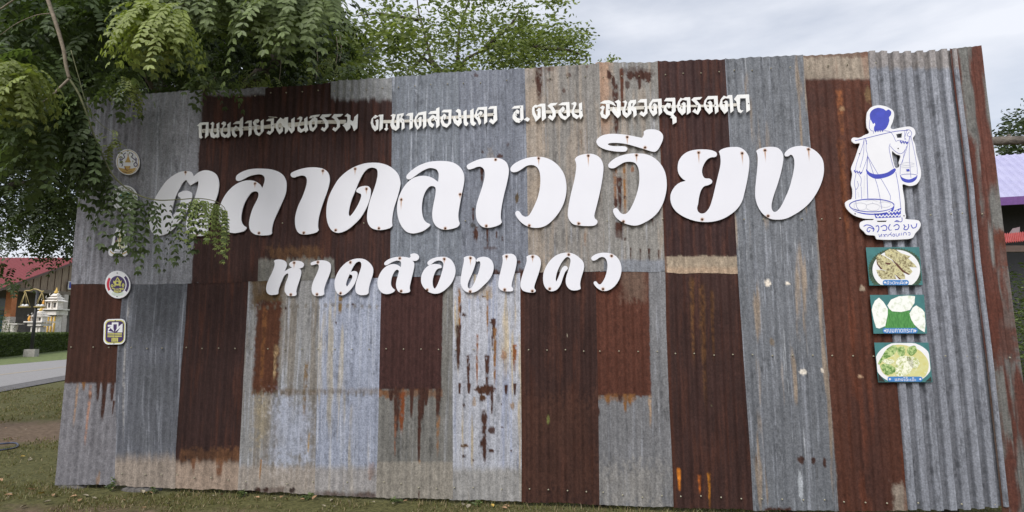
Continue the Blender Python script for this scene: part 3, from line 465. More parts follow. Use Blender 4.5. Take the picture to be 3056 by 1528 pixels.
def letter_material(screws, seed):
    m, t, b = material('letter_enamel'); L = t.links.new
    tc = t.nodes.new('ShaderNodeTexCoord'); sx = t.nodes.new('ShaderNodeSeparateXYZ'); L(tc.outputs['Object'], sx.inputs['Vector'])
    n = t.nodes.new('ShaderNodeTexNoise'); n.inputs['Scale'].default_value = 3.0; n.inputs['Detail'].default_value = 6; L(tc.outputs['Object'], n.inputs['Vector'])
    n2 = t.nodes.new('ShaderNodeTexNoise'); n2.inputs['Scale'].default_value = 90; L(tc.outputs['Object'], n2.inputs['Vector'])
    r = t.nodes.new('ShaderNodeValToRGB'); r.color_ramp.elements[0].color = (0.68, 0.68, 0.72, 1); r.color_ramp.elements[1].color = (0.75, 0.75, 0.79, 1); L(n.outputs['Fac'], r.inputs['Fac'])
    def M(op, a, c=None, d=None):
        q = t.nodes.new('ShaderNodeMath'); q.operation = op
        for i, v in enumerate((a, c, d)):
            if v is None: continue
            if isinstance(v, (int, float)): q.inputs[i].default_value = v
            else: L(v, q.inputs[i])
        return q.outputs[0]
    def S(v, a, c):
        q = t.nodes.new('ShaderNodeMapRange'); q.interpolation_type = 'SMOOTHSTEP'; L(v, q.inputs['Value']); q.inputs['From Min'].default_value = a; q.inputs['From Max'].default_value = c; return q.outputs['Result']
    tot = None
    for k, (x, y, ln) in enumerate(screws):
        dx = M('ABSOLUTE', M('SUBTRACT', sx.outputs['X'], x)); dy = M('SUBTRACT', y, sx.outputs['Y'])
        rr = M('SQRT', M('ADD', M('MULTIPLY', dx, dx), M('MULTIPLY', dy, dy)))
        spot = S(M('ADD', rr, M('MULTIPLY', n2.outputs['Fac'], 0.012)), 0.030, 0.013)
        wd = M('SUBTRACT', 0.0075, M('MULTIPLY', dy, 0.006/max(ln, .02)))
        run = M('MULTIPLY', S(M('SUBTRACT', dx, wd), 0.003, -0.002), M('MULTIPLY', S(dy, -0.002, 0.004), S(dy, ln, ln*0.25)))
        q = M('MAXIMUM', M('MULTIPLY', spot, 0.85), M('MULTIPLY', run, 0.75)); tot = q if tot is None else M('MAXIMUM', tot, q)
    if tot is not None:
        mx = t.nodes.new('ShaderNodeMix'); mx.data_type = 'RGBA'; mx.inputs[7].default_value = (0.42, 0.19, 0.055, 1)
        L(tot, mx.inputs[0]); L(r.outputs['Color'], mx.inputs[6]); L(mx.outputs[2], b.inputs['Base Color'])
    else: L(r.outputs['Color'], b.inputs['Base Color'])
    b.inputs['Roughness'].default_value = 0.42
    return m
ZA, ZB, ZC, ZD, ZE = (450, 440, 4.026), (850, 440, 4.026), (1250, 440, 4.026), (1650, 360, 3.788), (1950, 400, 4.293)
ZF, ZG, ZH = (780, 740, 6.779), (1100, 740, 6.44), (1460, 740, 6.133)
c = 'c'
BIG = [
 (ZA, [(425,285),(490,300),(518,350,c),(570,305),(640,278),(720,285),(790,330),(822,420),(815,520),(790,610),(750,710),(710,820),(692,930),(690,1035,c),(640,1058),(560,1063),(490,1050),(440,1000),(425,940),(440,850),(480,750),(520,640),(555,530),(575,430),(570,403,c),(520,432),(480,458,c),(452,425),(428,387,c),(390,420),(350,490),(310,570),(285,640),(265,720),(252,790),(258,832,c),(295,790),(340,710),(362,640),(358,605),(332,585),(335,555),(380,530),(440,522),(490,545),(500,590),(480,660),(440,760),(390,840),(340,900),(290,960),(230,1015),(160,1050),(90,1060),(40,1045),(0,985),(-18,880),(-5,780),(20,690),(60,600),(120,500),(200,395),(300,322),(370,292)],
  [(421,298,.05),(560,1042,.02)], 'large white double arched letter at the left end, half hidden by hanging leaves'),
 (ZA, [(1025,378),(1035,340),(1080,305),(1160,272),(1250,258),(1340,257),(1440,265),(1530,292),(1590,335),(1625,400),(1632,470),(1620,560),(1580,660),(1530,770),(1485,870),(1462,950),(1455,1005),(1458,1030,c),(1440,1048),(1390,1056),(1320,1056),(1250,1042),(1200,1000),(1183,930),(1195,840),(1230,730),(1275,640),(1297,580),(1290,540),(1255,527),(1210,545),(1160,610),(1120,690),(1095,780),(1088,860),(1100,915),(1125,945),(1152,966),(1130,1000),(1060,1023),(990,1028),(920,1010),(860,960),(825,890),(818,820),(830,720),(870,620),(930,530),(1010,455),(1100,410),(1180,397),(1250,407),(1310,445),(1342,492,c),(1364,430),(1372,380),(1360,345),(1325,325),(1270,325),(1190,345),(1120,380),(1070,402),(1037,400)],
  [(1255,435,.06),(918,988,.02),(1302,1030,.02)], 'large white two footed letter just right of the leaf covered one'),
 (ZB, [(72,325),(85,305),(150,275),(230,252),(320,241),(400,245),(470,262),(520,305),(540,370),(535,440),(510,530),(470,640),(430,760),(405,870),(400,950),(407,995,c),(385,1018),(320,1038),(250,1046),(180,1035),(140,985),(126,910),(130,820),(165,700),(220,580),(260,460),(268,390),(250,350),(210,337),(160,347),(110,362),(80,350)],
  [(230,1027,.02),(460,282,.06)], 'large white hook shaped letter standing wholly on dark rust'),
 (ZB, [(1060,185),(1140,190),(1230,215),(1310,265),(1365,330),(1390,420),(1382,490),(1350,610),(1315,720),(1295,820),(1290,890),(1293,945,c),(1260,970),(1180,990),(1110,990),(1040,965),(1000,905),(990,830),(1005,720),(1035,610),(1075,500),(1105,400),(1118,320),(1108,265),(1070,245),(1020,247),(970,280),(925,345),(880,440),(840,540),(800,640),(775,740),(768,805),(782,832,c),(820,790),(865,720),(900,650),(920,590),(915,560),(890,548),(865,535),(862,515),(890,485),(940,467),(1000,468),(1030,500),(1032,560),(1015,640),(975,740),(915,840),(840,920),(760,985),(690,1018),(630,1026),(570,1000),(525,930),(503,830),(505,710),(530,600),(580,490),(650,380),(740,295),(830,240),(920,205),(990,190)],
  [(847,260,.08),(983,500,.07),(613,995,.02),(1132,972,.02)], 'large white arched letter with a small curl inside it'),
 (ZC, [(-148,360),(-142,335),(-100,290),(-20,232),(60,195),(150,172),(250,165),(350,170),(430,192),(500,245),(540,320),(546,390),(535,470),(510,590),(490,700),(475,800),(478,870),(490,920),(465,955),(400,978),(330,988),(270,980),(215,950),(175,890),(163,800),(175,700),(195,600),(205,520),(198,480),(165,464),(125,475),(80,530),(50,610),(37,700),(40,790),(60,865),(95,905),(137,928),(120,955),(60,1000),(-10,1025),(-80,1033),(-150,1010),(-210,940),(-245,850),(-260,750),(-250,640),(-210,530),(-150,440),(-70,372),(20,345),(100,347),(170,372),(232,417,c),(240,360),(238,310),(215,268),(170,250),(120,250),(40,285),(-40,340),(-100,380),(-135,382)],
  [(-210,628,.13),(318,972,.02),(497,565,.06)], 'large white letter with a curled top stroke and two feet on pale grey iron'),
 (ZC, [(577,225),(592,206),(660,170),(740,142),(820,130),(910,128),(990,140),(1050,180),(1078,250),(1078,320),(1055,440),(1025,560),(1000,680),(985,790),(985,850),(997,900,c),(975,925),(900,955),(820,965),(760,950),(710,895),(687,820),(690,720),(715,620),(755,500),(785,390),(793,310),(780,260),(745,233),(700,235),(650,255),(600,265),(582,248)],
  [(923,148,.02),(811,945,.02)], 'large white hook shaped letter on blue grey iron with rust spots'),
 (ZC, [(1102,260),(1115,230),(1160,190),(1250,145),(1350,120),(1450,115),(1540,132),(1630,180),(1700,250),(1750,340),(1772,450),(1768,560),(1740,670),(1690,770),(1620,860),(1540,930),(1460,962),(1380,965),(1300,945),(1230,900),(1180,840),(1160,795),(1170,770),(1195,765),(1215,780),(1240,815),(1280,835),(1315,825),(1350,780),(1390,700),(1430,600),(1455,490),(1462,390),(1455,310),(1430,250),(1390,218),(1340,212),(1290,225),(1230,265),(1180,292),(1130,297),(1107,283)],
  [(1327,940,.02),(1440,132,.09)], 'large white backward C letter with no mark above it'),
 (ZD, [(250,438,c),(270,412),(320,390),(390,378),(450,380),(510,405),(550,450),(570,520),(565,610),(545,740),(515,880),(485,1000),(468,1070),(475,1108),(500,1130),(500,1160),(470,1185),(390,1192),(310,1187),(230,1170),(185,1120),(170,1060),(180,960),(205,830),(240,690),(260,580),(265,500)],
  [(400,398,.13),(292,1165,.02)], 'large white single upright stroke letter with a small foot'),
 (ZD, [(626,510),(642,478),(700,430),(780,395),(870,376),(960,373),(1050,382),(1140,420),(1215,490),(1265,580),(1285,690),(1280,800),(1245,930),(1190,1030),(1120,1100),(1040,1150),(950,1185),(870,1180),(790,1150),(720,1100),(685,1040),(685,1005),(710,990),(735,1005),(760,1040),(790,1058),(830,1052),(870,1010),(920,910),(960,790),(978,680),(975,580),(955,510),(920,475),(860,465),(800,475),(740,510),(690,538),(642,535)],
  [(945,393,.09),(797,1142,.02)], 'large white backward C letter under the curved vowel mark'),
 (ZD, [(493,245),(508,205),(560,170),(640,153),(730,153),(830,163),(930,182),(1010,198,c),(1028,160),(1027,126,c),(1060,105),(1130,101),(1200,118),(1240,160),(1243,210),(1215,280),(1185,330),(1155,352),(1120,350),(1040,325),(950,298),(860,272),(780,257),(700,252),(640,256),(620,268),(650,285),(720,292),(800,292),(835,305),(840,325),(820,348),(760,352),(680,345),(590,325),(520,290)],
  [(840,187,.10),(1042,305,.02)], 'white curved vowel mark lying above a large letter'),
 (ZE, [(840,225,c),(870,200),(950,175),(1040,168),(1110,177),(1175,220),(1218,290),(1227,380),(1215,500),(1190,640),(1160,770),(1130,870),(1070,960),(980,1035),(880,1090),(760,1122),(640,1127),(520,1110),(400,1065),(300,1000),(240,920),(218,830),(230,750),(280,670),(340,625),(418,602,c),(370,570),(325,510),(312,440),(325,350),(370,280),(440,230),(540,204),(650,200),(740,210),(800,235),(812,265),(795,292),(740,300),(690,325),(645,390),(622,460),(630,530),(660,568),(720,575),(750,600),(745,630),(700,655),(650,670),(610,720),(585,800),(570,900),(558,950),(575,1000),(620,1022),(670,1005),(720,940),(755,840),(785,720),(815,590),(845,470),(862,370),(858,290)],
  [(578,240,.13),(623,1095,.02),(1135,248,.13)], 'large white letter with a pinched waist on its left, on maroon and grey iron'),
 (ZE, [(1318,218,c),(1355,192),(1430,172),(1520,167),(1590,180),(1640,225),(1662,290),(1655,380),(1630,500),(1590,640),(1545,770),(1515,880),(1512,950),(1530,990),(1555,1000),(1590,985),(1640,920),(1690,820),(1740,700),(1780,560),(1805,420),(1805,340),(1790,290),(1760,265),(1725,285),(1690,285),(1680,262),(1700,225),(1760,180),(1850,157),(1940,160),(2030,190),(2110,250),(2165,330),(2182,430),(2175,530),(2140,650),(2080,770),(2000,880),(1900,970),(1790,1040),(1690,1085),(1590,1097),(1490,1083),(1400,1020),(1340,930),(1308,820),(1305,720),(1315,600),(1328,480),(1337,360),(1335,280)],
  [(1428,210,.13),(1467,1050,.02),(1985,198,.13)], 'large white V like letter at the right end of the big row'),
]
MID = [
 (ZF, [(262,268),(285,246),(340,236),(420,242),(480,270),(515,320),(515,370),(490,430),(470,478,c),(520,445),(580,415),(632,400,c),(590,375),(568,335),(590,295),(650,270),(720,262),(800,275),(850,310),(862,350),(840,390),(800,410),(752,413,c),(790,435),(808,490),(800,560),(770,660),(730,780),(708,870),(708,910),(715,940,c),(690,965),(620,972),(550,968),(505,930),(475,870),(480,780),(505,690),(540,600),(550,545),(540,515),(500,530),(450,590),(410,680),(370,780),(345,870),(347,910,c),(330,935),(260,948),(180,948),(125,910),(103,840),(115,740),(160,620),(220,500),(265,380),(275,310)],
  [(668,300,.07),(600,945,.02)], 'medium white letter topped by an oval dot, first of the lower row'),
 (ZF, [(1000,320),(1025,292),(1080,270),(1180,253),(1270,255),(1350,280),(1400,330),(1410,400),(1395,490),(1350,610),(1305,720),(1275,820),(1270,880),(1275,935,c),(1240,960),(1160,972),(1090,968),(1045,930),(1022,860),(1030,760),(1065,650),(1120,530),(1160,430),(1168,370),(1150,335),(1110,327),(1050,345),(1012,345)],
  [(1148,287,.05),(1130,940,.02)], 'medium white hook shaped letter, second of the lower row'),
 (ZF, [(1980,217),(2060,225),(2130,255),(2205,320),(2250,390),(2265,450),(2255,540),(2220,650),(2190,750),(2172,850),(2170,910,c),(2140,940),(2050,955),(1980,945),(1925,905),(1905,830),(1915,730),(1950,610),(1990,490),(2020,400),(2027,330),(2010,285),(1970,275),(1920,300),(1870,365),(1820,460),(1770,570),(1730,670),(1715,740),(1730,790,c),(1770,740),(1820,660),(1845,590),(1835,548),(1800,535),(1797,510),(1830,480),(1890,470),(1930,485),(1947,530),(1935,600),(1900,700),(1840,800),(1770,880),(1700,935),(1640,957),(1570,940),(1520,885),(1490,800),(1485,700),(1505,600),(1560,480),(1640,370),(1740,285),(1850,235),(1920,220)],
  [(1805,293,.03),(1605,918,.02)], 'medium white arched letter with a curl inside, third of the lower row'),
 (ZG, [(305,300),(322,268),(390,220),(470,190),(560,175),(650,172),(730,180),(785,195,c),(812,168),(800,130,c),(840,112),(890,108),(940,125),(968,165),(965,205),(930,240),(880,250),(840,245,c),(875,290),(880,340),(865,430),(835,550),(805,680),(790,770),(800,825,c),(780,850),(710,865),(640,865),(580,840),(540,770),(532,690),(550,590),(575,500),(585,440),(560,418),(530,425),(490,470),(450,560),(432,650),(435,720),(460,768),(508,808,c),(490,840),(420,875),(340,885),(260,860),(200,790),(175,690),(185,590),(225,490),(290,400),(370,340),(450,315),(530,320),(590,350),(617,378,c),(630,310),(620,265),(580,245),(520,247),(450,275),(390,310),(340,333),(312,324)],
  [(602,200,.03),(627,830,.02)], 'medium white letter with a flick at its top right corner'),
 (ZG, [(1133,290),(1150,258),(1210,215),(1300,185),(1400,172),(1490,178),(1570,215),(1630,290),(1665,380),(1670,470),(1645,570),(1590,680),(1510,770),(1420,840),(1330,875),(1240,875),(1150,840),(1070,770),(1020,680),(1012,590),(1030,500),(1080,410),(1150,345),(1230,315),(1310,312),(1380,328),(1403,355),(1395,385),(1345,395),(1300,430),(1260,510),(1235,600),(1232,690),(1245,755),(1270,790,c),(1305,750),(1350,650),(1390,540),(1425,420),(1442,330),(1430,280),(1390,247),(1330,243),(1270,265),(1200,315),(1152,327)],
  [(1457,213,.06),(1128,808,.02)], 'medium white round letter with a curled inner stroke'),
 (ZG, [(1832,188,c),(1875,166),(1950,155),(2020,170),(2058,220),(2055,290),(2030,380),(1985,500),(1935,610),(1905,700),(1910,760),(1935,782),(1975,770),(2020,700),(2070,590),(2115,470),(2145,360),(2150,300),(2140,262),(2115,255),(2085,265),(2070,245),(2095,205),(2150,180),(2220,172),(2300,190),(2365,245),(2400,330),(2400,420),(2365,530),(2300,630),(2210,720),(2110,810),(2030,850),(1940,858),(1860,830),(1800,760),(1772,660),(1780,550),(1800,430),(1825,310),(1835,230)],
  [(1960,195,.09),(1953,838,.02)], 'medium white V like letter in the middle of the lower row'),
 (ZH, [(242,148,c),(275,123),(340,110),(420,112),(470,140),(500,200),(500,280),(480,390),(445,520),(415,640),(410,710),(437,745),(430,785),(380,795),(290,792),(215,770),(175,720),(168,650),(180,560),(205,450),(235,330),(250,240),(248,190)],
  [(318,158,.05),(285,765,.02)], 'medium white upright stroke, left one of the pair, on streaky pale iron'),
 (ZH, [(683,163,c),(725,138),(800,127),(870,140),(925,190),(945,270),(935,350),(905,460),(860,590),(825,700),(825,740),(848,775),(840,805),(790,817),(700,808),(620,780),(580,720),(575,650),(590,570),(625,450),(665,330),(688,240),(688,190)],
  [(795,162,.07),(790,790,.02)], 'medium white upright stroke, right one of the pair, on dark rust'),
 (ZH, [(1400,90),(1490,95),(1580,130),(1660,190),(1715,250),(1735,320),(1730,390),(1700,490),(1675,580),(1663,660),(1673,745,c),(1640,765),(1560,778),(1490,765),(1430,710),(1403,630),(1412,530),(1450,410),(1480,300),(1490,225),(1470,180),(1430,165),(1390,185),(1330,260),(1280,350),(1240,450),(1217,560),(1225,628,c),(1258,560),(1300,450),(1340,365),(1385,332),(1425,345),(1438,375),(1418,405),(1390,440),(1350,540),(1310,660),(1250,750),(1180,788),(1110,788),(1040,740),(1000,660),(988,570),(1000,450),(1050,330),(1120,230),(1210,150),(1310,105)],
  [(1455,123,.02),(1107,748,.02)], 'medium white arched letter with a short inner arm, next to last of the lower row'),
 (ZH, [(1870,190),(1888,157),(1960,115),(2050,92),(2150,92),(2250,112),(2330,165),(2390,250),(2418,350),(2415,450),(2385,560),(2320,670),(2230,750),(2140,785),(2060,780),(1980,735),(1930,680),(1913,640),(1925,618),(1955,615),(1975,635),(2005,668),(2040,665),(2080,620),(2125,530),(2155,420),(2165,310),(2150,230),(2115,180),(2070,165),(2020,175),(1970,210),(1920,232),(1882,222)],
  [(2240,145,.03),(2083,752,.01)], 'medium white backward C letter, last of the lower row'),
]
LOFF = 0.030
def letter(z, pts, scr, label, group, k):
    ob = on_wall('sign_letter', [zoomed(pts, z)], LOFF, 0.003, WHITE, None, 0.0012)
    s0, z0 = (ob.location-P0).dot(U), ob.location.z; loc = []
    for x, y, ln in scr:
        px, py = z[0]+x/z[2], z[1]+y/z[2]; a, b = wall(px, py, LOFF); loc.append((a-s0, b-z0, ln))
        q = bpy.data.objects.new('screw', LSM); COL.objects.link(q); q.parent = ob; q.location = (a-s0, b-z0, 0.0042)
    ob.data.materials.clear(); ob.data.materials.append(letter_material(loc, k))
    tag(ob, label, 'letter', group)
for k, (z, pts, scr, lab) in enumerate(BIG): letter(z, pts, scr, lab, 'large letters of the market name', k)
for k, (z, pts, scr, lab) in enumerate(MID): letter(z, pts, scr, lab, 'medium letters of the lower row', k+30)

# small hand-cut letters on battens: four words
ZJ, ZK, ZL, ZM = (580, 320, 5.152), (1090, 290, 6.283), (1500, 270, 9.541), (1770, 260, 5.257)
WORDS = [
 (ZJ, 'first and longest word of small white angular lettering on a crooked white batten', [(110,342),(380,328),(600,312),(1100,282),(1250,252),(1560,238),(1700,225),(1900,206),(2330,198),(2330,254),(1900,254),(1700,272),(1560,300),(1100,332),(600,368),(380,380),(110,392)], [
  [[(38,285),(90,235),(222,228),(220,432),(163,487),(178,270),(118,278),(115,440),(135,458),(105,488),(72,470),(66,330),(70,300)]],
  [[(240,260),(285,222),(308,245),(300,300),(290,380),(318,425),(345,400),(340,260),(388,228),(385,425),(388,452),(352,480),(335,460),(300,482),(255,460),(238,400),(262,330),(268,275)]],
  [[(408,258),(450,218),(485,228),(490,270),(450,320),(440,390),(480,425),(510,400),(508,265),(560,222),(556,400),(560,440),(518,478),(495,462),(462,475),(415,445),(400,390),(425,330),(445,275)]],
  [[(587,263),(640,218),(700,210),(705,185),(752,140),(748,415),(697,473),(695,370),(660,325),(620,360),(625,395),(662,430),(625,473),(585,435),(572,385),(590,330),(640,280),(690,320),(695,258)]],
  [[(768,252),(815,208),(885,202),(883,412),(832,460),(835,245)]],
  [[(898,230),(935,190),(985,180),(1005,208),(975,252),(955,240),(960,268),(1008,275),(965,300),(960,350),(985,395),(1020,385),(1018,215),(1068,180),(1070,365),(1000,448),(940,420),(915,360),(930,300),(905,265)]],
  [[(1095,215),(1140,178),(1225,165),(1225,365),(1160,430),(1108,400),(1140,360),(1165,372),(1178,360),(1175,215)]],
  [[(1245,290),(1265,225),(1325,155),(1348,170),(1365,185),(1395,158),(1443,150),(1440,285),(1490,325),(1488,190),(1545,150),(1543,355),(1493,412),(1450,345),(1440,370),(1393,418),(1390,320),(1365,300),(1365,370),(1308,423),(1265,360)], [(1297,262),(1330,248),(1345,270),(1340,305),(1310,340),(1293,310)]],
  [[(1572,185),(1625,140),(1662,150),(1660,185),(1625,255),(1618,300),(1650,340),(1690,320),(1688,180),(1742,140),(1740,290),(1758,350),(1712,395),(1692,365),(1638,398),(1590,370),(1582,310),(1612,240),(1620,190)]],
  [[(1760,172),(1790,130),(1860,118),(1938,110),(1905,150),(1868,155),(1893,175),(1890,300),(1825,382),(1775,355),(1762,290),(1770,215),(1805,185),(1812,170)], [(1808,232),(1848,218),(1852,288),(1825,318),(1808,290)]],
  [[(1925,162),(1965,110),(2115,104),(2070,150),(2005,158),(2060,220),(2065,300),(2000,382),(1943,345),(1970,300),(1995,320),(2015,305),(2010,260),(1970,190)]],
  [[(2110,158),(2150,105),(2293,104),(2250,148),(2195,155),(2240,215),(2243,300),(2170,382),(2118,345),(2145,300),(2170,320),(2192,300),(2190,250),(2150,185)]],
  [[(2303,140),(2355,95),(2403,125),(2402,195),(2440,215),(2455,190),(2458,150),(2518,98),(2510,320),(2455,375),(2430,300),(2405,270),(2402,320),(2340,378),(2310,315),(2275,280),(2320,245),(2350,215),(2350,150)]]],
  [(857,316), (1207,285), (1825,162), (1960,232), (2335,232), (380,338), (148,365), (748,330)]),
 (ZK, 'second word of small white angular lettering, across rust and pale grey iron', [(343,435),(500,435),(740,430),(1160,415),(1400,370),(1850,345),(2050,330),(2420,300),(2420,350),(2050,385),(1850,400),(1400,415),(1160,465),(740,475),(500,490),(343,492)], [
  [[(100,480),(118,405),(190,328),(237,352),(265,328),(343,322),(333,588),(260,648),(272,372),(225,378),(185,410),(155,400),(150,470),(165,520),(195,545),(200,470),(178,440),(235,408),(255,430),(250,598),(180,648),(125,575)]],
  [[(383,495),(420,495),(420,578),(440,588),(395,640),(350,600),(383,572)]],
  [[(465,352),(520,312),(578,325),(560,390),(540,455),(550,515),(580,552),(582,395),(600,320),(728,295),(722,340),(690,385),(735,425),(745,580),(678,628),(682,490),(650,460),(645,575),(578,636),(500,600),(470,530),(475,470),(505,400),(495,360)], [(645,352),(666,347),(660,385),(645,400)]],
  [[(750,350),(805,300),(903,288),(895,570),(825,622),(830,355)]],
  [[(912,450),(935,370),(1000,290),(1148,260),(1150,545),(1080,605),(1082,335),(1005,345),(968,400),(965,460),(985,530),(1003,545),(1005,430),(983,405),(1030,365),(1062,372),(1058,535),(978,622),(930,540)]],
  [[(1172,322),(1225,262),(1325,252),(1328,215),(1393,182),(1400,530),(1330,597),(1325,470),(1280,395),(1240,430),(1240,470),(1300,515),(1262,583),(1200,545),(1168,470),(1180,410),(1240,345),(1270,325),(1328,360),(1330,318)]],
  [[(1420,290),(1465,235),(1622,230),(1615,490),(1530,578),(1445,545),(1408,460),(1420,380),(1480,300),(1525,340),(1515,400),(1485,440),(1470,385),(1465,430),(1495,490),(1540,500),(1558,470),(1560,290)]],
  [[(1685,265),(1740,215),(1795,240),(1815,480),(1750,560),(1665,490),(1640,420),(1680,340),(1700,400),(1725,440),(1745,430),(1740,300)]],
  [[(1838,270),(1903,228),(1908,455),(1943,495),(1900,553),(1858,530),(1842,480)]],
  [[(1965,250),(2035,205),(2040,450),(2088,490),(2040,548),(1990,525),(1965,470)]],
  [[(2050,350),(2070,270),(2110,190),(2288,175),(2293,465),(2225,522),(2225,245),(2130,240),(2100,280),(2105,320),(2160,255),(2205,280),(2200,320),(2160,365),(2150,330),(2130,340),(2175,440),(2175,490),(2135,540),(2100,440),(2060,395)]],
  [[(2290,235),(2340,170),(2470,162),(2482,430),(2398,518),(2315,460),(2358,395),(2400,430),(2405,220)]]],
  [(255,360), (705,448), (860,443), (1330,420), (1780,380), (2108,362), (2408,322)]),
 (ZL, 'third and shortest word of small white angular lettering', [(1235,575),(2170,545),(2175,640),(1235,660)], [
  [[(240,530),(330,440),(592,420),(605,820),(475,935),(370,910),(280,810),(275,720),(320,620),(410,535),(485,580),(470,670),(412,745),(385,660),(365,620),(362,690),(420,780),(500,800),(490,515)]],
  [[(590,830),(700,755),(790,808),(722,900)]],
  [[(830,540),(850,470),(930,398),(990,420),(1090,375),(1220,372),(1242,790),(1125,890),(1110,800),(1105,470),(1010,468),(955,510),(920,490),(915,560),(935,640),(985,730),(995,600),(940,580),(1030,490),(1090,520),(1092,760),(940,908),(900,800),(840,680)]],
  [[(1270,440),(1370,360),(1580,345),(1510,430),(1430,445),(1520,580),(1515,740),(1420,878),(1280,770),(1350,680),(1410,730),(1415,650),(1350,520)]],
  [[(1560,428),(1690,340),(1905,325),(1928,720),(1780,855),(1650,790),(1580,680),(1590,580),(1720,445),(1780,510),(1765,580),(1700,635),(1670,560),(1680,640),(1740,720),(1820,735),(1800,430)]],
  [[(1930,390),(2040,320),(2105,345),(2105,420),(2040,560),(2050,650),(2150,710),(2175,690),(2165,380),(2265,328),(2280,650),(2300,720),(2218,835),(2180,760),(2110,830),(1990,750),(1955,640),(1990,520),(2020,420)]]],
  [(505,470), (500,855), (2243,562)]),
 (ZM, 'fourth word of small white angular lettering, beginning under a roof shaped mark', [(265,320),(860,300),(1100,288),(1530,285),(1980,280),(2270,255),(2270,300),(1980,315),(1530,315),(1100,335),(860,345),(265,380)], [
  [[(90,258),(170,210),(250,203),(320,235),(362,295),(355,305),(280,270),(200,268)]],
  [[(100,325),(150,285),(190,310),(165,370),(165,420),(195,440),(200,255),(262,255),(268,430),(205,507),(130,480),(108,410),(135,350)]],
  [[(330,230),(400,195),(435,230),(438,440),(388,495),(325,430),(290,380),(320,295),(345,340),(372,375),(370,260)]],
  [[(450,235),(510,203),(540,240),(510,340),(510,390),(540,410),(548,250),(580,205),(675,195),(678,250),(640,300),(680,330),(688,440),(630,490),(625,390),(605,370),(605,415),(522,493),(465,440),(452,380),(490,290),(490,250)], [(600,260),(618,255),(612,290),(600,300)]],
  [[(685,245),(740,190),(843,183),(858,410),(795,472),(720,425),(755,375),(790,400),(805,380),(800,245)]],
  [[(868,330),(880,260),(930,190),(1075,178),(1088,400),(1028,462),(1012,235),(940,240),(915,300),(925,360),(945,375),(945,300),(925,285),(965,250),(1002,280),(1008,415),(940,467),(890,390)]],
  [[(1105,225),(1145,170),(1290,165),(1300,375),(1262,425),(1290,460),(1310,470),(1313,555),(1245,595),(1240,500),(1200,490),(1225,455),(1150,430),(1098,370),(1110,310),(1160,245),(1220,255),(1222,300),(1190,345),(1160,310),(1150,330),(1180,375),(1230,385),(1240,230)]],
  [[(1310,300),(1330,230),(1370,165),(1410,180),(1440,160),(1525,157),(1535,395),(1465,445),(1468,215),(1400,205),(1365,240),(1370,300),(1395,345),(1405,290),(1375,270),(1420,230),(1455,250),(1455,400),(1395,450),(1330,380)]],
  [[(1535,200),(1580,160),(1720,153),(1680,200),(1625,205),(1690,280),(1695,355),(1645,440),(1550,385),(1600,330),(1625,370),(1640,320),(1590,250)]],
  [[(1728,285),(1745,210),(1800,140),(1955,135),(1970,385),(1910,432),(1890,190),(1790,200),(1770,260),(1795,330),(1815,335),(1815,270),(1785,245),(1835,210),(1870,240),(1880,385),(1820,435),(1755,360)]],
  [[(1978,270),(2000,190),(2050,130),(2090,150),(2120,125),(2185,122),(2208,370),(2150,418),(2135,185),(2070,180),(2030,210),(2035,270),(2060,310),(2068,255),(2035,240),(2085,205),(2115,230),(2120,375),(2060,430),(1995,340)]],
  [[(2205,190),(2260,118),(2447,112),(2468,360),(2400,408),(2390,180),(2310,180),(2305,340),(2325,365),(2370,358),(2318,415),(2270,390),(2255,320),(2245,230)]]],
  [(250,350), (525,320), (805,325), (1078,327), (1222,485), (1355,307), (1637,292), (1920,282), (2310,275), (2440,257)]),
]
DARK = flat('dark_screw', (0.06, 0.05, 0.06)); DSM = screw_mesh(0.0035); DSM.materials.append(DARK)
for z, lab, bat, lets, scr in WORDS:
    b = zoomed(bat, z); s, zz = wall(*b[0]); root = thing('word_sign', W(s, zz, 0.02), lab, 'lettering', 'small lettered words above the market name')
    root.rotation_euler = BM.to_euler(); bpy.context.view_layer.update(); root.matrix_basis = Matrix.Translation(W(s, zz, 0.02)) @ BM
    on_wall('batten', [b], 0.026, 0.006, BATTEN, root, 0.001, False)
    for lp in lets: on_wall('letter', [zoomed(l, z) for l in lp], 0.037, 0.0028, HANDWHITE, root, 0.0006, False, thin=0.0025)
    if z is ZJ: on_wall('loose_stick', [zoomed([(1143,143),(1272,154),(1270,162),(1148,152)], z)], 0.037, 0.004, BATTEN, root, 0.0005, False)
    for x, y in scr:
        a, bb = wall(z[0]+x/z[2], z[1]+y/z[2], 0.0405)
        q = bpy.data.objects.new('screw', DSM); COL.objects.link(q); q.parent = root; q.matrix_basis = root.matrix_basis.inverted() @ Matrix.Translation(W(a, bb, 0.0405)) @ BM

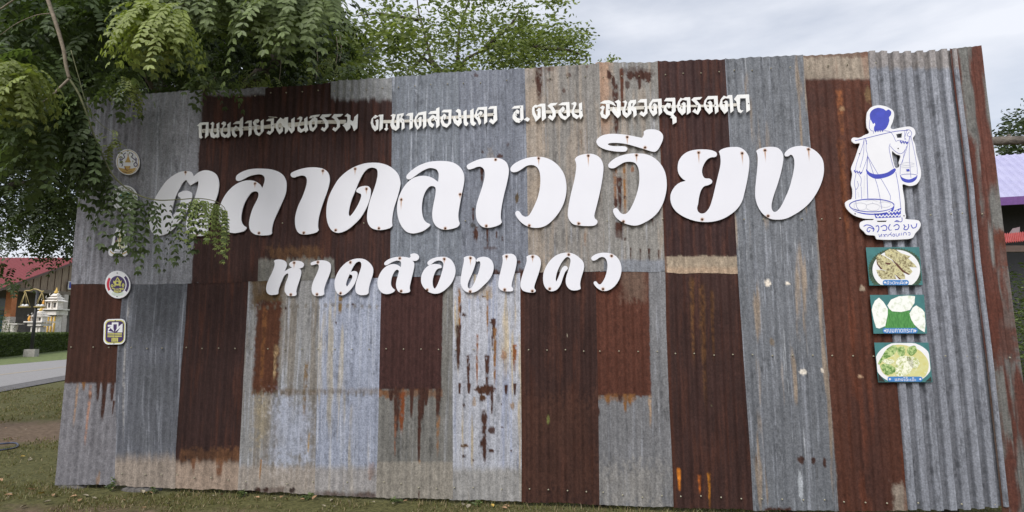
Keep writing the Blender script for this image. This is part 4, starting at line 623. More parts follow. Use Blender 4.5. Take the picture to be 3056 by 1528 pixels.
# ------------------------------------------------------------------ emblem plaques, cut-out figure and food pictures
def ell(cx, cy, rx, ry, n=36, rot=0.0): return [(cx+rx*math.cos(2*math.pi*k/n)*math.cos(rot)-ry*math.sin(2*math.pi*k/n)*math.sin(rot), cy+rx*math.cos(2*math.pi*k/n)*math.sin(rot)+ry*math.sin(2*math.pi*k/n)*math.cos(rot)) for k in range(n)]
def arc(cx, cy, rx, ry, a0, a1, wd, n=16):
    p = [math.radians(a0+(a1-a0)*k/n) for k in range(n+1)]
    return [(cx+rx*math.cos(t), cy+ry*math.sin(t)) for t in p]+[(cx+(rx-wd)*math.cos(t), cy+(ry-wd)*math.sin(t)) for t in reversed(p)]
def ribbon(pts, wd, soft=True, n=6):
    p = [np.array(q[:2], float) for q in (smooth(pts, False, n) if soft and len(pts) > 2 else pts)]; l, r = [], []
    for i, q in enumerate(p):
        t = p[min(i+1, len(p)-1)]-p[max(i-1, 0)]; t = t/(np.linalg.norm(t)+1e-9); nn = np.array([-t[1], t[0]])*wd/2
        l.append(tuple(q+nn)); r.append(tuple(q-nn))
    return l+r[::-1]
def plaque(name, loops, label, cat, group=None, off=0.030, soft=True, mat=WHITE):
    return tag(on_wall(name, loops, off, 0.003, mat, None, 0.0008, soft), label, cat, group)
def art(name, loops, mat, parent, lvl, base=0.030, soft=False):
    """printed shape: a film a fraction of a millimetre proud of the plate"""
    pm = parent
    for k, l in enumerate(loops if isinstance(loops[0], list) else [loops]):
        pass
    ob_off = base+0.0042+0.0009*lvl
    lp = [[wall(x, y, ob_off) for x, y in (smooth(l) if soft else [q[:2] for q in l])] for l in (loops if isinstance(loops[0], list) else [loops])]
    V, Fc = [], []
    import mathutils
    for l in lp:
        tri = mathutils.geometry.tessellate_polygon([[Vector((p[0], p[1], 0)) for p in l]]); b0 = len(V)
        V += [W(p[0], p[1], ob_off) for p in l]
        for t in tri:
            a, b, d = [l[i] for i in t]; ccw = (b[0]-a[0])*(d[1]-a[1])-(b[1]-a[1])*(d[0]-a[0]) > 0
            Fc.append([b0+i for i in (t if ccw else t[::-1])])
    inv = pm.matrix_basis.inverted(); me = bpy.data.meshes.new(name); me.from_pydata([inv @ v for v in V], [], Fc); me.update(); me.materials.append(mat)
    ob = bpy.data.objects.new(name, me); COL.objects.link(ob); ob.parent = pm
    return ob
def hole(parent, px, py, base=0.030):
    a, b = wall(px, py, base+.004); q = bpy.data.objects.new('screw', DSM); COL.objects.link(q); q.parent = parent
    q.matrix_basis = parent.matrix_basis.inverted() @ Matrix.Translation(W(a, b, base+0.0045)) @ BM

# 1: white round plaque with a golden spire
EG = 'round and shaped emblem plaques down the left side'
def zz(z, pts): return zoomed(pts, z)
Z1 = (330, 430, 7.16)
p = plaque('emblem_plaque', [zz(Z1, ell(372, 385, 252, 275, 40, -.25))], 'round white plaque with a golden spire between two dark purple flourishes, topmost emblem', 'plaque', EG, soft=False)
art('gold_rim', [zz(Z1, arc(372, 385, 235, 256, 0, 360, 11, 40))], GOLD, p, 0)
art('gold_base', [zz(Z1, [(170,500),(280,525),(372,530),(470,520),(545,500),(520,560),(460,610),(372,632),(290,620),(215,570)])], GOLD, p, 1)
art('spire', [zz(Z1, [(374,180),(380,250),(395,300),(410,340),(440,390),(300,390),(335,340),(352,300),(366,250)]), zz(Z1, [(295,470),(425,470),(395,520),(372,545),(325,520)])], GOLD, p, 2)
art('bowl', [zz(Z1, [(290,470),(300,470),(340,545),(372,555),(400,540),(415,470),(425,470),(410,540),(350,572),(310,540)]), zz(Z1, [(368,200),(378,200),(384,245),(364,245)])], BROWNP, p, 3)
fl = [(325,185),(275,230),(300,280),(245,330),(195,360),(225,300),(195,330),(210,390),(180,440),(205,480),(245,470),(250,420),(215,400)]
art('flourish', [zz(Z1, ribbon(fl, 17))], NAVY, p, 2); art('flourish', [zz(Z1, ribbon([(742-x+10, y-5) for x, y in fl], 17))], NAVY, p, 2)
art('writing', [zz(Z1, ribbon([(245,575),(290,595),(350,603),(400,597),(450,578)], 9))], BROWNP, p, 3); hole(p, 382, 452); hole(p, 376.5, 515)
# 2: round plaque behind the leaves
p = plaque('emblem_plaque', [ell(373, 593, 38, 40, 40)], 'round white plaque with dark rings and a teal centre, mostly covered by hanging leaves', 'plaque', EG, soft=False)
art('dark_ring', [arc(373, 593, 33.5, 35.5, 0, 360, 1.6, 40), arc(373, 593, 24.5, 26, 0, 360, 1.4, 36)], flat('olive_print', (.12, .13, .08)), p, 0)
art('pale_disc', [ell(373, 593, 22, 23.5)], PALEGREEN, p, 1); art('teal_emblem', [[(356,584),(366,575),(372,580),(380,574),(391,580),(388,590),(374,588),(372,602),(368,592)]], TEALP, p, 2)
art('writing', [arc(373, 593, 31, 33, 200+k*18, 208+k*18, 4.2, 3) for k in range(8)], flat('olive_letters', (.15, .17, .10)), p, 1)
# 3: seal shaped plaque
Z3 = (300, 660, 3.217)
p = plaque('emblem_plaque', [zz(Z3, [(172,45),(205,60),(238,115),(246,215),(268,262),(271,298),(236,336),(205,328),(170,333),(140,330),(110,338),(84,325),(78,290),(100,255),(112,215),(128,140),(148,98)])], 'white plaque cut like a seal with purple and gold pagoda and a ribbon foot', 'plaque', EG)
art('purple_panels', [zz(Z3, [(150,120),(172,110),(166,160),(160,235),(143,235),(138,180)]), zz(Z3, [(205,110),(222,130),(224,235),(207,235),(200,160)])], NAVY, p, 0)
art('pagoda', [zz(Z3, [(186,80),(192,130),(206,170),(203,240),(165,240),(162,170),(180,130)])], CREAM, p, 1)
art('gold_lines', [zz(Z3, ribbon([(186,150),(184,235)], 8)), zz(Z3, ribbon([(150,185),(150,228)], 6)), zz(Z3, ribbon([(214,185),(214,228)], 6)), zz(Z3, ribbon([(92,285),(110,305),(172,322),(235,305),(262,282)], 9))], GOLD, p, 2)
art('base_band', [zz(Z3, [(118,240),(240,240),(230,262),(175,270),(125,262)])], CREAM, p, 0)
art('dark_band', [zz(Z3, ribbon([(108,250),(125,285),(175,297),(225,285),(243,250)], 5)), zz(Z3, ribbon([(120,262),(175,268),(235,260)], 3.5))], NAVY, p, 1)
# 4: round plaque with a house
Z4 = (0, 700, 4.293)
p = plaque('emblem_plaque', [zz(Z4, ell(1511, 641, 160, 177, 44, -.2))], 'round white plaque with a yellow house on a purple disc between red and navy bars', 'plaque', EG, soft=False)
art('purple_disc', [zz(Z4, ell(1507, 640, 101, 112, 36, -.2))], NAVY, p, 0)
art('red_bar', [zz(Z4, arc(1510, 640, 143, 155, 148, 216, 32, 12))], REDP, p, 0); art('navy_bar', [zz(Z4, arc(1510, 640, 143, 155, -46, 38, 32, 12))], NAVY, p, 0)
art('pale_foot', [zz(Z4, arc(1510, 640, 138, 152, 52, 128, 38, 12))], PALEGREEN, p, 0)
art('house', [zz(Z4, [(1505,540),(1545,600),(1560,585),(1552,625),(1545,628),(1545,665),(1532,665),(1530,652),(1480,652),(1478,668),(1464,668),(1466,628),(1452,622),(1452,590),(1470,600)])], YELLOW, p, 1)
art('house_window', [zz(Z4, [(1490,605),(1518,605),(1518,632),(1490,632)]), zz(Z4, [(1505,562),(1522,590),(1488,590)])], NAVY, p, 2)
art('writing', [zz(Z4, ribbon([(1430,640),(1425,660),(1440,672),(1450,655),(1438,640)], 12)), zz(Z4, ribbon([(1575,630),(1565,655),(1580,665),(1588,645),(1576,625)], 12)), zz(Z4, ribbon([(1432,690),(1462,692),(1466,722),(1488,728)], 11)), zz(Z4, ribbon([(1488,690),(1488,728),(1510,733),(1510,690)], 11)), zz(Z4, ribbon([(1525,700),(1540,688),(1545,705),(1530,730),(1555,722)], 11)), zz(Z4, ribbon([(1588,685),(1560,690),(1562,705),(1585,700)], 10)), zz(Z4, ribbon([(1455,730),(1500,742),(1550,732)], 7))], YELLOW, p, 1)
hole(p, 350, 815); hole(p, 349.5, 885)
# 5: rounded square plaque
Z5 = (300, 660, 3.217)
def rrect(x0, y0, x1, y1, r, n=6): return [(cx+r*math.cos(math.radians(a0+90*k/n)), cy+r*math.sin(math.radians(a0+90*k/n))) for cx, cy, a0 in ((x1-r, y1-r, 0), (x0+r, y1-r, 90), (x0+r, y0+r, 180), (x1-r, y0+r, 270)) for k in range(n+1)]
sk = lambda l: [(x-(y-1060)*0.03, y-(x-135)*0.02) for x, y in l]
p = plaque('emblem_plaque', [zz(Z5, sk(rrect(33, 940, 240, 1183, 52)))], 'rounded square white plaque with white letters and yellow rays on purple, lowest emblem', 'plaque', EG, soft=False)
art('gold_rim', [zz(Z5, sk(rrect(42, 950, 231, 1173, 45)))], YELLOW, p, 0); art('purple_panel', [zz(Z5, sk(rrect(50, 960, 223, 1163, 40)))], NAVY, p, 1)
art('writing', [zz(Z5, sk([(106,972),(170,972),(170,1015),(205,985),(210,985),(210,1068),(160,1068),(190,1022),(140,1062),(155,1030),(155,990),(122,990),(122,1030),(132,1062),(95,1025),(70,1062),(70,1030),(100,1012),(68,1012),(68,995),(106,995)])), zz(Z5, sk([(68,1050),(130,1068),(68,1068)]))], WHITE, p, 2)
for dy in range(4):
    yy = 1074+dy*15; art('yellow_rays', [zz(Z5, sk([(68,yy),(136,yy),(136,yy+8),(68,yy+8)])) if dy < 3 else zz(Z5, sk([(108,yy),(118,yy),(118,1158),(108,1158)])), zz(Z5, sk([(140,yy),(206,yy),(206,yy+8),(140,yy+8)])) if dy < 3 else zz(Z5, sk([(160,yy),(170,yy),(170,1158),(160,1158)]))], YELLOW, p, 2)
art('yellow_rays', [zz(Z5, sk([(x,1118),(x+9,1118),(x+9,1158),(x,1158)])) for x in (122, 135, 147)], YELLOW, p, 3)
hole(p, 344.5, 957); hole(p, 340, 1024)

# cut-out figure of a woman with a shoulder pole
ZN = (2500, 300, 2.997); FO = 0.048
out = [(380,45),(440,60),(490,90),(502,130),(490,190),(470,245),(490,258),(560,245),(640,235),(680,255),(692,300),(670,340),(690,400),(700,470),(725,560),(742,640),(735,700),(700,750),(640,765),(580,750),(578,790,c),(595,900),(600,1000),(608,1040),(602,1058),(640,1065),(720,1075),(740,1110),(725,1150),(690,1190),(670,1225),(620,1240),(350,1242),(330,1210),(260,1200),(230,1170),(200,1140),(200,1095),(240,1075),(318,1072,c),(322,1060,c),(230,1055),(140,1025),(80,970),(65,920),(90,895),(125,880),(130,800),(118,750),(130,660),(120,610),(150,530),(180,440),(195,385),(150,386),(122,360),(135,335),(190,335),(240,310),(280,290),(258,240),(260,120),(290,70),(330,50)]
holes = [[(520,302,c),(575,293,c),(572,335,c),(530,336,c)], [(484,455),(522,482),(560,497),(545,560),(552,590),(520,606),(500,570)], [(345,1076,c),(442,1074,c),(430,1088,c),(355,1088,c)]]
p = tag(on_wall('cutout_sign', [zz(ZN, out)]+[zz(ZN, h) for h in holes], FO, 0.004, WHITE, None, 0.001), 'white cut-out of a woman seen from behind carrying two baskets on a pole', 'cutout sign')
A = lambda name, loops, mat, lvl, soft=False: art(name, [zz(ZN, l) for l in loops], mat, p, lvl, FO+0.001, soft)
A('hair', [[(290,160),(288,120),(310,85),(360,65),(410,75),(432,90),(455,80),(478,100),(475,130),(460,150),(462,180),(445,230),(420,260),(370,265),(330,272),(325,240),(335,215),(330,200),(318,210),(303,185)]], BLUE, 0, True)
A('sash', [[(255,615),(290,645),(350,660),(440,645),(510,605),(520,622),(490,660),(420,690),(340,700),(280,672),(258,640)]], BLUE, 0, True)
A('basket', [[(105,950),(150,985),(250,1008),(360,1010),(460,990),(505,945),(495,985),(440,1010),(340,1022),(240,1018),(150,990)], [(557,665),(580,690),(640,705),(700,680),(713,668),(705,700),(670,730),(620,735),(575,715)]], BLUE, 0, True)
A('basket_rim', [arc(305, 935, 203, 58, 180, 360, 9, 24), arc(305, 937, 203, 62, 0, 180, 7, 24), arc(636, 672, 77, 17, 180, 360, 4, 14)], BLUE, 1)
A('hem', [[(325,1010),(440,1010),(500,985),(568,960),(562,1045),(340,1052)]], BLUE, 0)
zig = lambda x0, y0, x1, y1, n: ribbon([(x0+(x1-x0)*k/(2*n), y0+(y1-y0)*k/(2*n)+(9 if k % 2 else -9)) for k in range(2*n+1)], 13, False)
A('hem_zigzag', [zig(445, 1003, 560, 985, 4), zig(345, 1035, 562, 1027, 7)], WHITE, 1)
A('line_drawing', [ribbon(l, wd) for l, wd in (
  ([(155,358),(240,340),(400,300),(520,275),(630,265)], 5), ([(238,335),(225,400),(170,560),(155,640)], 3), ([(236,345),(230,480),(200,600)], 3), ([(258,350),(255,440),(268,490),(230,610),(215,650)], 3), ([(245,340),(262,390)], 4),
  ([(268,490),(262,620),(270,880)], 5), ([(270,500),(350,640),(400,720),(470,850),(470,890)], 3.2), ([(270,500),(315,640),(360,780),(395,970)], 3.2), ([(165,650),(150,740),(165,795),(185,760),(175,720)], 3.2), ([(185,655),(210,700),(205,765)], 3.2), ([(210,770),(215,880)], 3), ([(160,790),(160,880)], 3), ([(160,890),(170,950),(190,980)], 3),
  ([(290,165),(283,240),(300,268),(320,272)], 3.2), ([(320,275),(322,295)], 3.5), ([(415,268),(470,280),(495,310),(520,365)], 3.2), ([(470,385),(460,420),(478,520),(500,600)], 3.6), ([(470,405),(510,450),(560,475),(600,450),(618,405)], 3.2), ([(520,365),(550,355),(580,360),(625,375)], 3), ([(600,270),(600,350)], 3), ([(610,262),(640,262),(662,290),(650,320),(620,310),(640,280)], 3.5), ([(620,270),(600,330),(612,350)], 3),
  ([(645,320),(620,420),(560,590)], 3), ([(648,320),(640,480),(655,690)], 3), ([(655,320),(690,480),(710,600),(712,660)], 3), ([(600,440),(580,555)], 3), ([(520,640),(545,780),(565,960)], 4), ([(560,590),(558,660)], 3))], BLUE, 1)
A('bracelet', [zig(150, 632, 215, 648, 3), zig(560, 370, 630, 378, 3), zig(330, 270, 410, 265, 4)], BLUE, 2)
A('pots', [ribbon(l, 2.6) for l in ([(145,925),(200,915),(255,930),(245,970),(200,978),(155,965),(145,925)], [(255,935),(312,920),(372,940),(360,975),(312,985),(265,970),(255,935)], [(370,915),(420,905),(475,920),(465,945),(420,955),(380,945)], [(250,900),(300,888),(355,900)], [(555,570),(620,580),(685,565),(620,553),(555,570)], [(560,590),(620,600),(685,585)], [(180,815),(190,865)], [(240,670),(235,850)], [(310,905),(312,915)])], GREYPRINT, 2)
A('jar_mark', [[(612,615),(640,612),(645,632),(618,635)]], BLUE, 2)
A('writing', [ribbon(l, wd) for l, wd in (
  ([(232,1125),(260,1112),(300,1122),(325,1150),(315,1172)], 8), ([(322,1150),(280,1135),(262,1160),(278,1175),(290,1160)], 7), ([(340,1125),(362,1120),(368,1150),(355,1178)], 8), ([(385,1130),(420,1115),(440,1135),(430,1160),(400,1160)], 8), ([(470,1105),(455,1140),(470,1165),(480,1155)], 8),
  ([(500,1125),(530,1108),(550,1125),(540,1150),(512,1155)], 8), ([(508,1085),(530,1072),(560,1085),(575,1078),(575,1045)], 6), ([(515,1080),(545,1085)], 6), ([(590,1108),(600,1128),(592,1150),(618,1155),(635,1130),(632,1105)], 8), ([(600,1128),(614,1126)], 6), ([(655,1110),(672,1140),(700,1130),(708,1098)], 8),
  ([(368,1195),(376,1220),(392,1195),(395,1220)], 4.5), ([(405,1198),(415,1200),(414,1222)], 4.5), ([(425,1218),(422,1200),(440,1198),(444,1218)], 4.5), ([(455,1215),(458,1198),(478,1200),(480,1215)], 4.5), ([(470,1195),(482,1178)], 4.5), ([(490,1205),(500,1192),(512,1205),(500,1215),(490,1205)], 4.5), ([(522,1188),(526,1212),(542,1210),(544,1190)], 4.5), ([(555,1185),(555,1208)], 4.5), ([(572,1183),(572,1206)], 4.5), ([(588,1206),(592,1182),(612,1184),(614,1204)], 4.5), ([(628,1182),(646,1182),(646,1202),(632,1202)], 4.5))], BLUE, 1)
for x, y in ((540, 428), (195, 475), (155, 1012), (592, 1030)): hole(p, 2500+x/2.997, 300+y/2.997, FO+.001)

# food pictures
TEALBG = flat('teal_card', (0.045, 0.17, 0.17)); PLATE = flat('plate_white', (0.78, 0.78, 0.78), var=.04); BANNER = flat('blue_banner', (0.05, 0.20, 0.48), var=.05)
FISH = noisy('stuffed_chilli', (0.13, 0.09, 0.03), (0.66, 0.62, 0.36), 55, 0.6, 0, lo=.36, hi=.58, c3=(.52, .47, .22)); LEAFRIM = noisy('leaf_rim', (0.01, 0.02, 0.015), (0.06, 0.12, 0.06), 90, 0.6)
RICE = noisy('rice_dumpling', (0.52, 0.60, 0.40), (0.84, 0.85, 0.80), 24, 0.6, lo=.3, hi=.5); BANANA = noisy('banana_leaf', (0.03, 0.16, 0.03), (0.10, 0.32, 0.08), 26, 0.5, stretch=(4, 1, 1))
CURRY = noisy('curry', (0.60, 0.56, 0.20), (0.82, 0.80, 0.58), 30, 0.6, c3=(.62, .62, .30)); VEG = noisy('curry_leaves', (0.08, 0.20, 0.03), (0.50, 0.62, 0.26), 46, 0.6, lo=.4, hi=.6); VEG2 = noisy('pale_veg', (0.38, 0.44, 0.12), (0.84, 0.84, 0.68), 50, 0.6, lo=.38, hi=.55)
BLACKP = flat('dark_rim', (.02, .025, .02))
ZP = (2560, 720, 2.927)
def clipbox(l, q):                                 # keep a printed shape inside its card
    (x0, y0), (x1, y1) = q; return [(min(max(a, x0), x1), min(max(b, y0), y1)) for a, b in l]
def card(quad, label):
    return plaque('food_picture', [zz(ZP, quad)], label, 'picture sign', 'food pictures down the right side', off=0.044, soft=False, mat=TEALBG)
def fa(p, name, loops, mat, lvl, soft=False): return art(name, [zz(ZP, l) for l in loops], mat, p, lvl, 0.044, soft)
def wob(cx, cy, rx, ry, rot, amp, n=26, seed=0):
    rr = random.Random(seed); return [(cx+(math.cos(t)*rx*(1+amp*(rr.random()-.5)))*math.cos(rot)-math.sin(t)*ry*(1+amp*(rr.random()-.5))*math.sin(rot), cy+math.cos(t)*rx*math.sin(rot)*(1+amp*(rr.random()-.5))+math.sin(t)*ry*math.cos(rot)) for t in [2*math.pi*k/n for k in range(n)]]
def thai(p, txt, cx, cy, h, slope=0.0, lvl=4, spread=1.0):
    cu = bpy.data.curves.new('t', 'FONT'); cu.body = txt; cu.size = 1; ob = bpy.data.objects.new('t', cu); COL.objects.link(ob); bpy.context.view_layer.update()
    me = bpy.data.meshes.new_from_object(ob.evaluated_get(bpy.context.evaluated_depsgraph_get())); bpy.data.objects.remove(ob); bpy.data.curves.remove(cu)
    v = np.zeros(len(me.vertices)*3, np.float32); me.vertices.foreach_get('co', v); v = v.reshape(-1, 3); lo, hi = v.min(0), v.max(0)
    s0, z0 = wall(2560+cx/2.927, 720+cy/2.927, .045); k = h/(hi[1]-lo[1]); inv = p.matrix_basis.inverted()
    kx = k if spread == 1.0 else spread/(hi[0]-lo[0])
    for vert, q in zip(me.vertices, v):
        vert.co = inv @ W(s0+(q[0]-(lo[0]+hi[0])/2)*kx, z0+(q[1]-(lo[1]+hi[1])/2)*k, 0.044+0.0042+0.0009*lvl)
    me.materials.clear(); me.materials.append(WHITE); o = bpy.data.objects.new('writing', me); COL.objects.link(o); o.parent = p; return o
def banner(p, x0, x1, y0, y1, txt, wmet):
    r = (y1-y0)*.45; fa(p, 'banner', [rrect(x0, y0, x1, y1, r, 3)], BANNER, 3)
    for cx in (x0+20, x1-20): fa(p, 'ornament', [[(cx, (y0+y1)/2-12), (cx+5, (y0+y1)/2-4), (cx+13, (y0+y1)/2), (cx+5, (y0+y1)/2+4), (cx, (y0+y1)/2+12), (cx-5, (y0+y1)/2+4), (cx-13, (y0+y1)/2), (cx-5, (y0+y1)/2-4)]], WHITE, 4)
    thai(p, txt, (x0+x1)/2, (y0+y1)/2, 0.031, spread=wmet)
p = card([(72,55),(533,52),(565,382),(100,386)], 'food picture of stuffed chillies on a plate, topmost of three')
def ring(cx, cy, rx, ry, a0, a1, n, l): return [(cx+(rx+(l if k % 2 else 0))*math.cos(math.radians(a0+(a1-a0)*k/n)), cy+(ry+(l if k % 2 else 0))*math.sin(math.radians(a0+(a1-a0)*k/n))) for k in range(n+1)]
lim = lambda l: [(min(max(x, 76+(y-55)*.085), 529+(y-52)*.095), min(max(y, 57), 380)) for x, y in l]
fa(p, 'leaf_rim', [lim(ring(335, 258, 238, 192, 140, 400, 90, 12)+[(540,380),(110,380)])], LEAFRIM, 0)
fa(p, 'plate', [lim(ell(336, 250, 208, 176, 44))], PLATE, 1)
fa(p, 'food', [[(160,140),(185,110),(235,130),(300,170),(350,225),(390,260),(412,300),(415,328),(370,330),(320,290),(240,255),(195,240),(165,190)], [(160,250),(210,250),(280,270),(320,290),(338,330),(210,332),(180,300)], [(235,90),(280,66),(335,75),(380,105),(440,125),(462,130),(440,150),(500,205),(515,228),(450,225),(478,265),(455,290),(400,262),(350,215),(300,160),(240,125)]], FISH, 2)
fa(p, 'dark_sauce', [[(300,160),(350,200),(400,255),(455,288),(445,293),(390,268),(340,215)], [(165,150),(178,200),(215,240),(200,245),(168,200)], [(320,285),(380,330),(362,332)], [(240,185),(290,190),(280,205),(245,200)]], flat('sauce', (.10, .035, .02)), 3)
banner(p, 218, 446, 338, 383, 'อั่วบักเผ็ด', 0.155)
p = card([(108,470),(575,468),(602,806),(137,806)], 'food picture of three white rice cakes round a green leaf, middle of three')
fa(p, 'banana_leaf', [[(270,585),(330,615),(450,608),(462,650),(500,756),(240,756),(255,680)]], BANANA, 0, True)
fa(p, 'rice_cake', [[(130,560),(150,520),(185,492),(225,530),(262,590),(262,640),(240,740),(190,762),(160,755),(140,690),(122,600)], [(258,560),(290,510),(360,480),(440,474),(500,480),(495,540),(455,600),(380,618),(300,612),(275,590)], [(452,630),(480,580),(510,560),(560,590),(583,620),(592,720),(585,796),(540,770),(495,730),(465,680)]], RICE, 1)
banner(p, 218, 522, 758, 804, 'ขนมคาดกระทะ', 0.235)
p = card([(145,886),(615,886),(650,1230),(178,1230)], 'food picture of green vegetable curry in a white bowl, lowest of three')
lim2 = lambda l: [(min(max(x, 148+(y-886)*.095), 612+(y-886)*.1), min(max(y, 889), 1227)) for x, y in l]
fa(p, 'dark_rim', [lim2([(178,1150),(240,1230),(178,1230)]), lim2([(640,1180),(650,1228),(590,1228)])], BLACKP, 0)
fa(p, 'bowl', [lim2(ell(400, 1062, 252, 186, 44))], PLATE, 1)
fa(p, 'curry', [[(190,1060),(240,970),(330,905),(480,925),(560,970),(615,1050),(612,1130),(570,1190),(300,1190),(220,1150)]], CURRY, 2, True)
fa(p, 'leaves', [[(175,1070),(215,1000),(250,945),(315,905),(345,930),(320,985),(260,1020),(220,1040),(190,1075)], [(200,1085),(250,1070),(320,1100),(328,1140),(250,1168),(215,1130)], [(345,935),(400,918),(415,960),(395,1010),(360,1000)], [(440,930),(500,912),(515,960),(470,1000),(430,970)]], VEG, 3, True)
fa(p, 'pale_vegetables', [[(210,1040),(290,1030),(320,1050),(270,1075)], [(330,1080),(350,1020),(420,1000),(480,1040),(478,1110),(420,1170),(340,1175)], [(430,1010),(500,1015),(540,1060),(510,1110),(460,1090)]], VEG2, 4, True)
banner(p, 260, 566, 1182, 1226, 'แกงโอ๊ะเอ๊ะ', 0.165)

# ------------------------------------------------------------------ ground, road
def ground_mat():
    m, t, b = material('turf_and_soil'); L = t.links.new
    tc = t.nodes.new('ShaderNodeTexCoord'); 
    def nz(s, d=6, ro=.6):
        n = t.nodes.new('ShaderNodeTexNoise'); n.inputs['Scale'].default_value = s; n.inputs['Detail'].default_value = d; n.inputs['Roughness'].default_value = ro; L(tc.outputs['Object'], n.inputs['Vector']); return n.outputs['Fac']
    def ramp(f, a, c1, bq, c2):
        r = t.nodes.new('ShaderNodeValToRGB'); e = r.color_ramp.elements; e[0].position, e[1].position = a, bq; e[0].color = (*c1, 1); e[1].color = (*c2, 1); L(f, r.inputs['Fac']); return r.outputs['Color']
    def mix(f, a, c):
        x = t.nodes.new('ShaderNodeMix'); x.data_type = 'RGBA'; L(f, x.inputs[0]); L(a, x.inputs[6]); L(c, x.inputs[7]); return x.outputs[2]
    turf = ramp(nz(28), .3, (.05, .05, .018), .72, (.17, .16, .065)); soil = ramp(nz(16, 8, .7), .3, (.075, .052, .034), .7, (.25, .18, .125))
    a = t.nodes.new('ShaderNodeAttribute'); a.attribute_name = 'tint'; sep = t.nodes.new('ShaderNodeSeparateColor'); L(a.outputs['Color'], sep.inputs['Color'])
    ad = t.nodes.new('ShaderNodeMath'); ad.operation = 'ADD'; L(sep.outputs[0], ad.inputs[0]); L(nz(2.2, 8, .7), ad.inputs[1])
    f = t.nodes.new('ShaderNodeMapRange'); f.inputs['From Min'].default_value = .72; f.inputs['From Max'].default_value = .98; L(ad.outputs[0], f.inputs['Value'])
    L(mix(f.outputs['Result'], turf, soil), b.inputs['Base Color']); b.inputs['Roughness'].default_value = .95; b.inputs['Specular IOR Level'].default_value = .15
    bp = t.nodes.new('ShaderNodeBump'); bp.inputs['Strength'].default_value = .6; bp.inputs['Distance'].default_value = .03; L(nz(40, 8, .7), bp.inputs['Height']); L(bp.outputs['Normal'], b.inputs['Normal'])
    return m
def soilness(x, y):                                # bare earth: a trodden strip left of the wall, and patches in front of it
    m = 0.62*np.exp(-((y-9.6-0.25*(x+7))/1.5)**2)*sst(-3.5, -5.5, x)
    m = np.maximum(m, 0.36*sst(5.35, 4.9, y+0.12*x)*sst(-5.2, -3.6, x))
    m = m+0.42*(fb(x*.9, y*.9, 3)-0.40)
    return m
def grid_ground():
    xs = np.concatenate([[-1500, -400, -120, -60, -40], np.arange(-30, 14, .25), [20, 40, 120, 400, 1500]]); ys = np.concatenate([[-60, -10, 0], np.arange(2, 16, .25), np.arange(16, 45, 1.5), [60, 120, 400, 2500]])
    X, Y = np.meshgrid(xs, ys); Zz = GZ+0.02*(fb(X*.8, Y*.8, 5)-.5)*(np.abs(X) < 30)*(Y < 16)
    idx = np.arange(X.size).reshape(X.shape); f = np.stack([idx[:-1, :-1], idx[:-1, 1:], idx[1:, 1:], idx[1:, :-1]], -1).reshape(-1, 4)
    s = soilness(X, Y).ravel(); return mesh_np('ground', np.stack([X, Y, Zz], -1).reshape(-1, 3), f, True, np.stack([s]*3, -1))
tag(link('ground', grid_ground(), None, ground_mat()), kind='structure')
def strip(name, near, far, mat, z, ext=60):
    """band between two ground lines, both running away to the left"""
    (a, b), (c2, d) = near, far; a, b, c2, d = [gr(*q) for q in (a, b, c2, d)]
    dn, df = (b-a).normalized(), (d-c2).normalized(); t0, t1 = -14, ext; N_ = 40; v = []; f = []
    for k in range(N_+1):
        t = t0+(t1-t0)*k/N_; p, q = a+dn*t, c2+df*t; v += [(p.x, p.y, GZ+z), (q.x, q.y, GZ+z)]
        if k: f.append((2*k-2, 2*k, 2*k+1, 2*k-1))
    m = MB(); m.add(v, f); o = m.build(name, mat); return tag(o, kind='structure')
ASPH = noisy('asphalt', (0.21, 0.20, 0.195), (0.31, 0.295, 0.285), 30, 0.9, 0.15); GRAVEL = noisy('gravel_shoulder', (0.07, 0.065, 0.065), (0.17, 0.16, 0.155), 18, 0.95, 0.4)
strip('road_shoulder', ((0, 1172), (189, 1137)), ((0, 1150), (189, 1118)), GRAVEL, 0.024)
strip('road', ((0, 1158), (189, 1124)), ((0, 1092), (192, 1075)), ASPH, 0.030)
strip('road_line', ((0, 1122), (40, 1117)), ((0, 1120.5), (40, 1115.6)), flat('faded_yellow_line', (.42, .33, .20)), 0.035)

strip('grass_verge', ((0, 1091), (192, 1074)), ((0, 1064), (196, 1042)), noisy('verge_grass', (.07, .10, .025), (.17, .20, .06), 5, .95, .3, detail=9), 0.016)

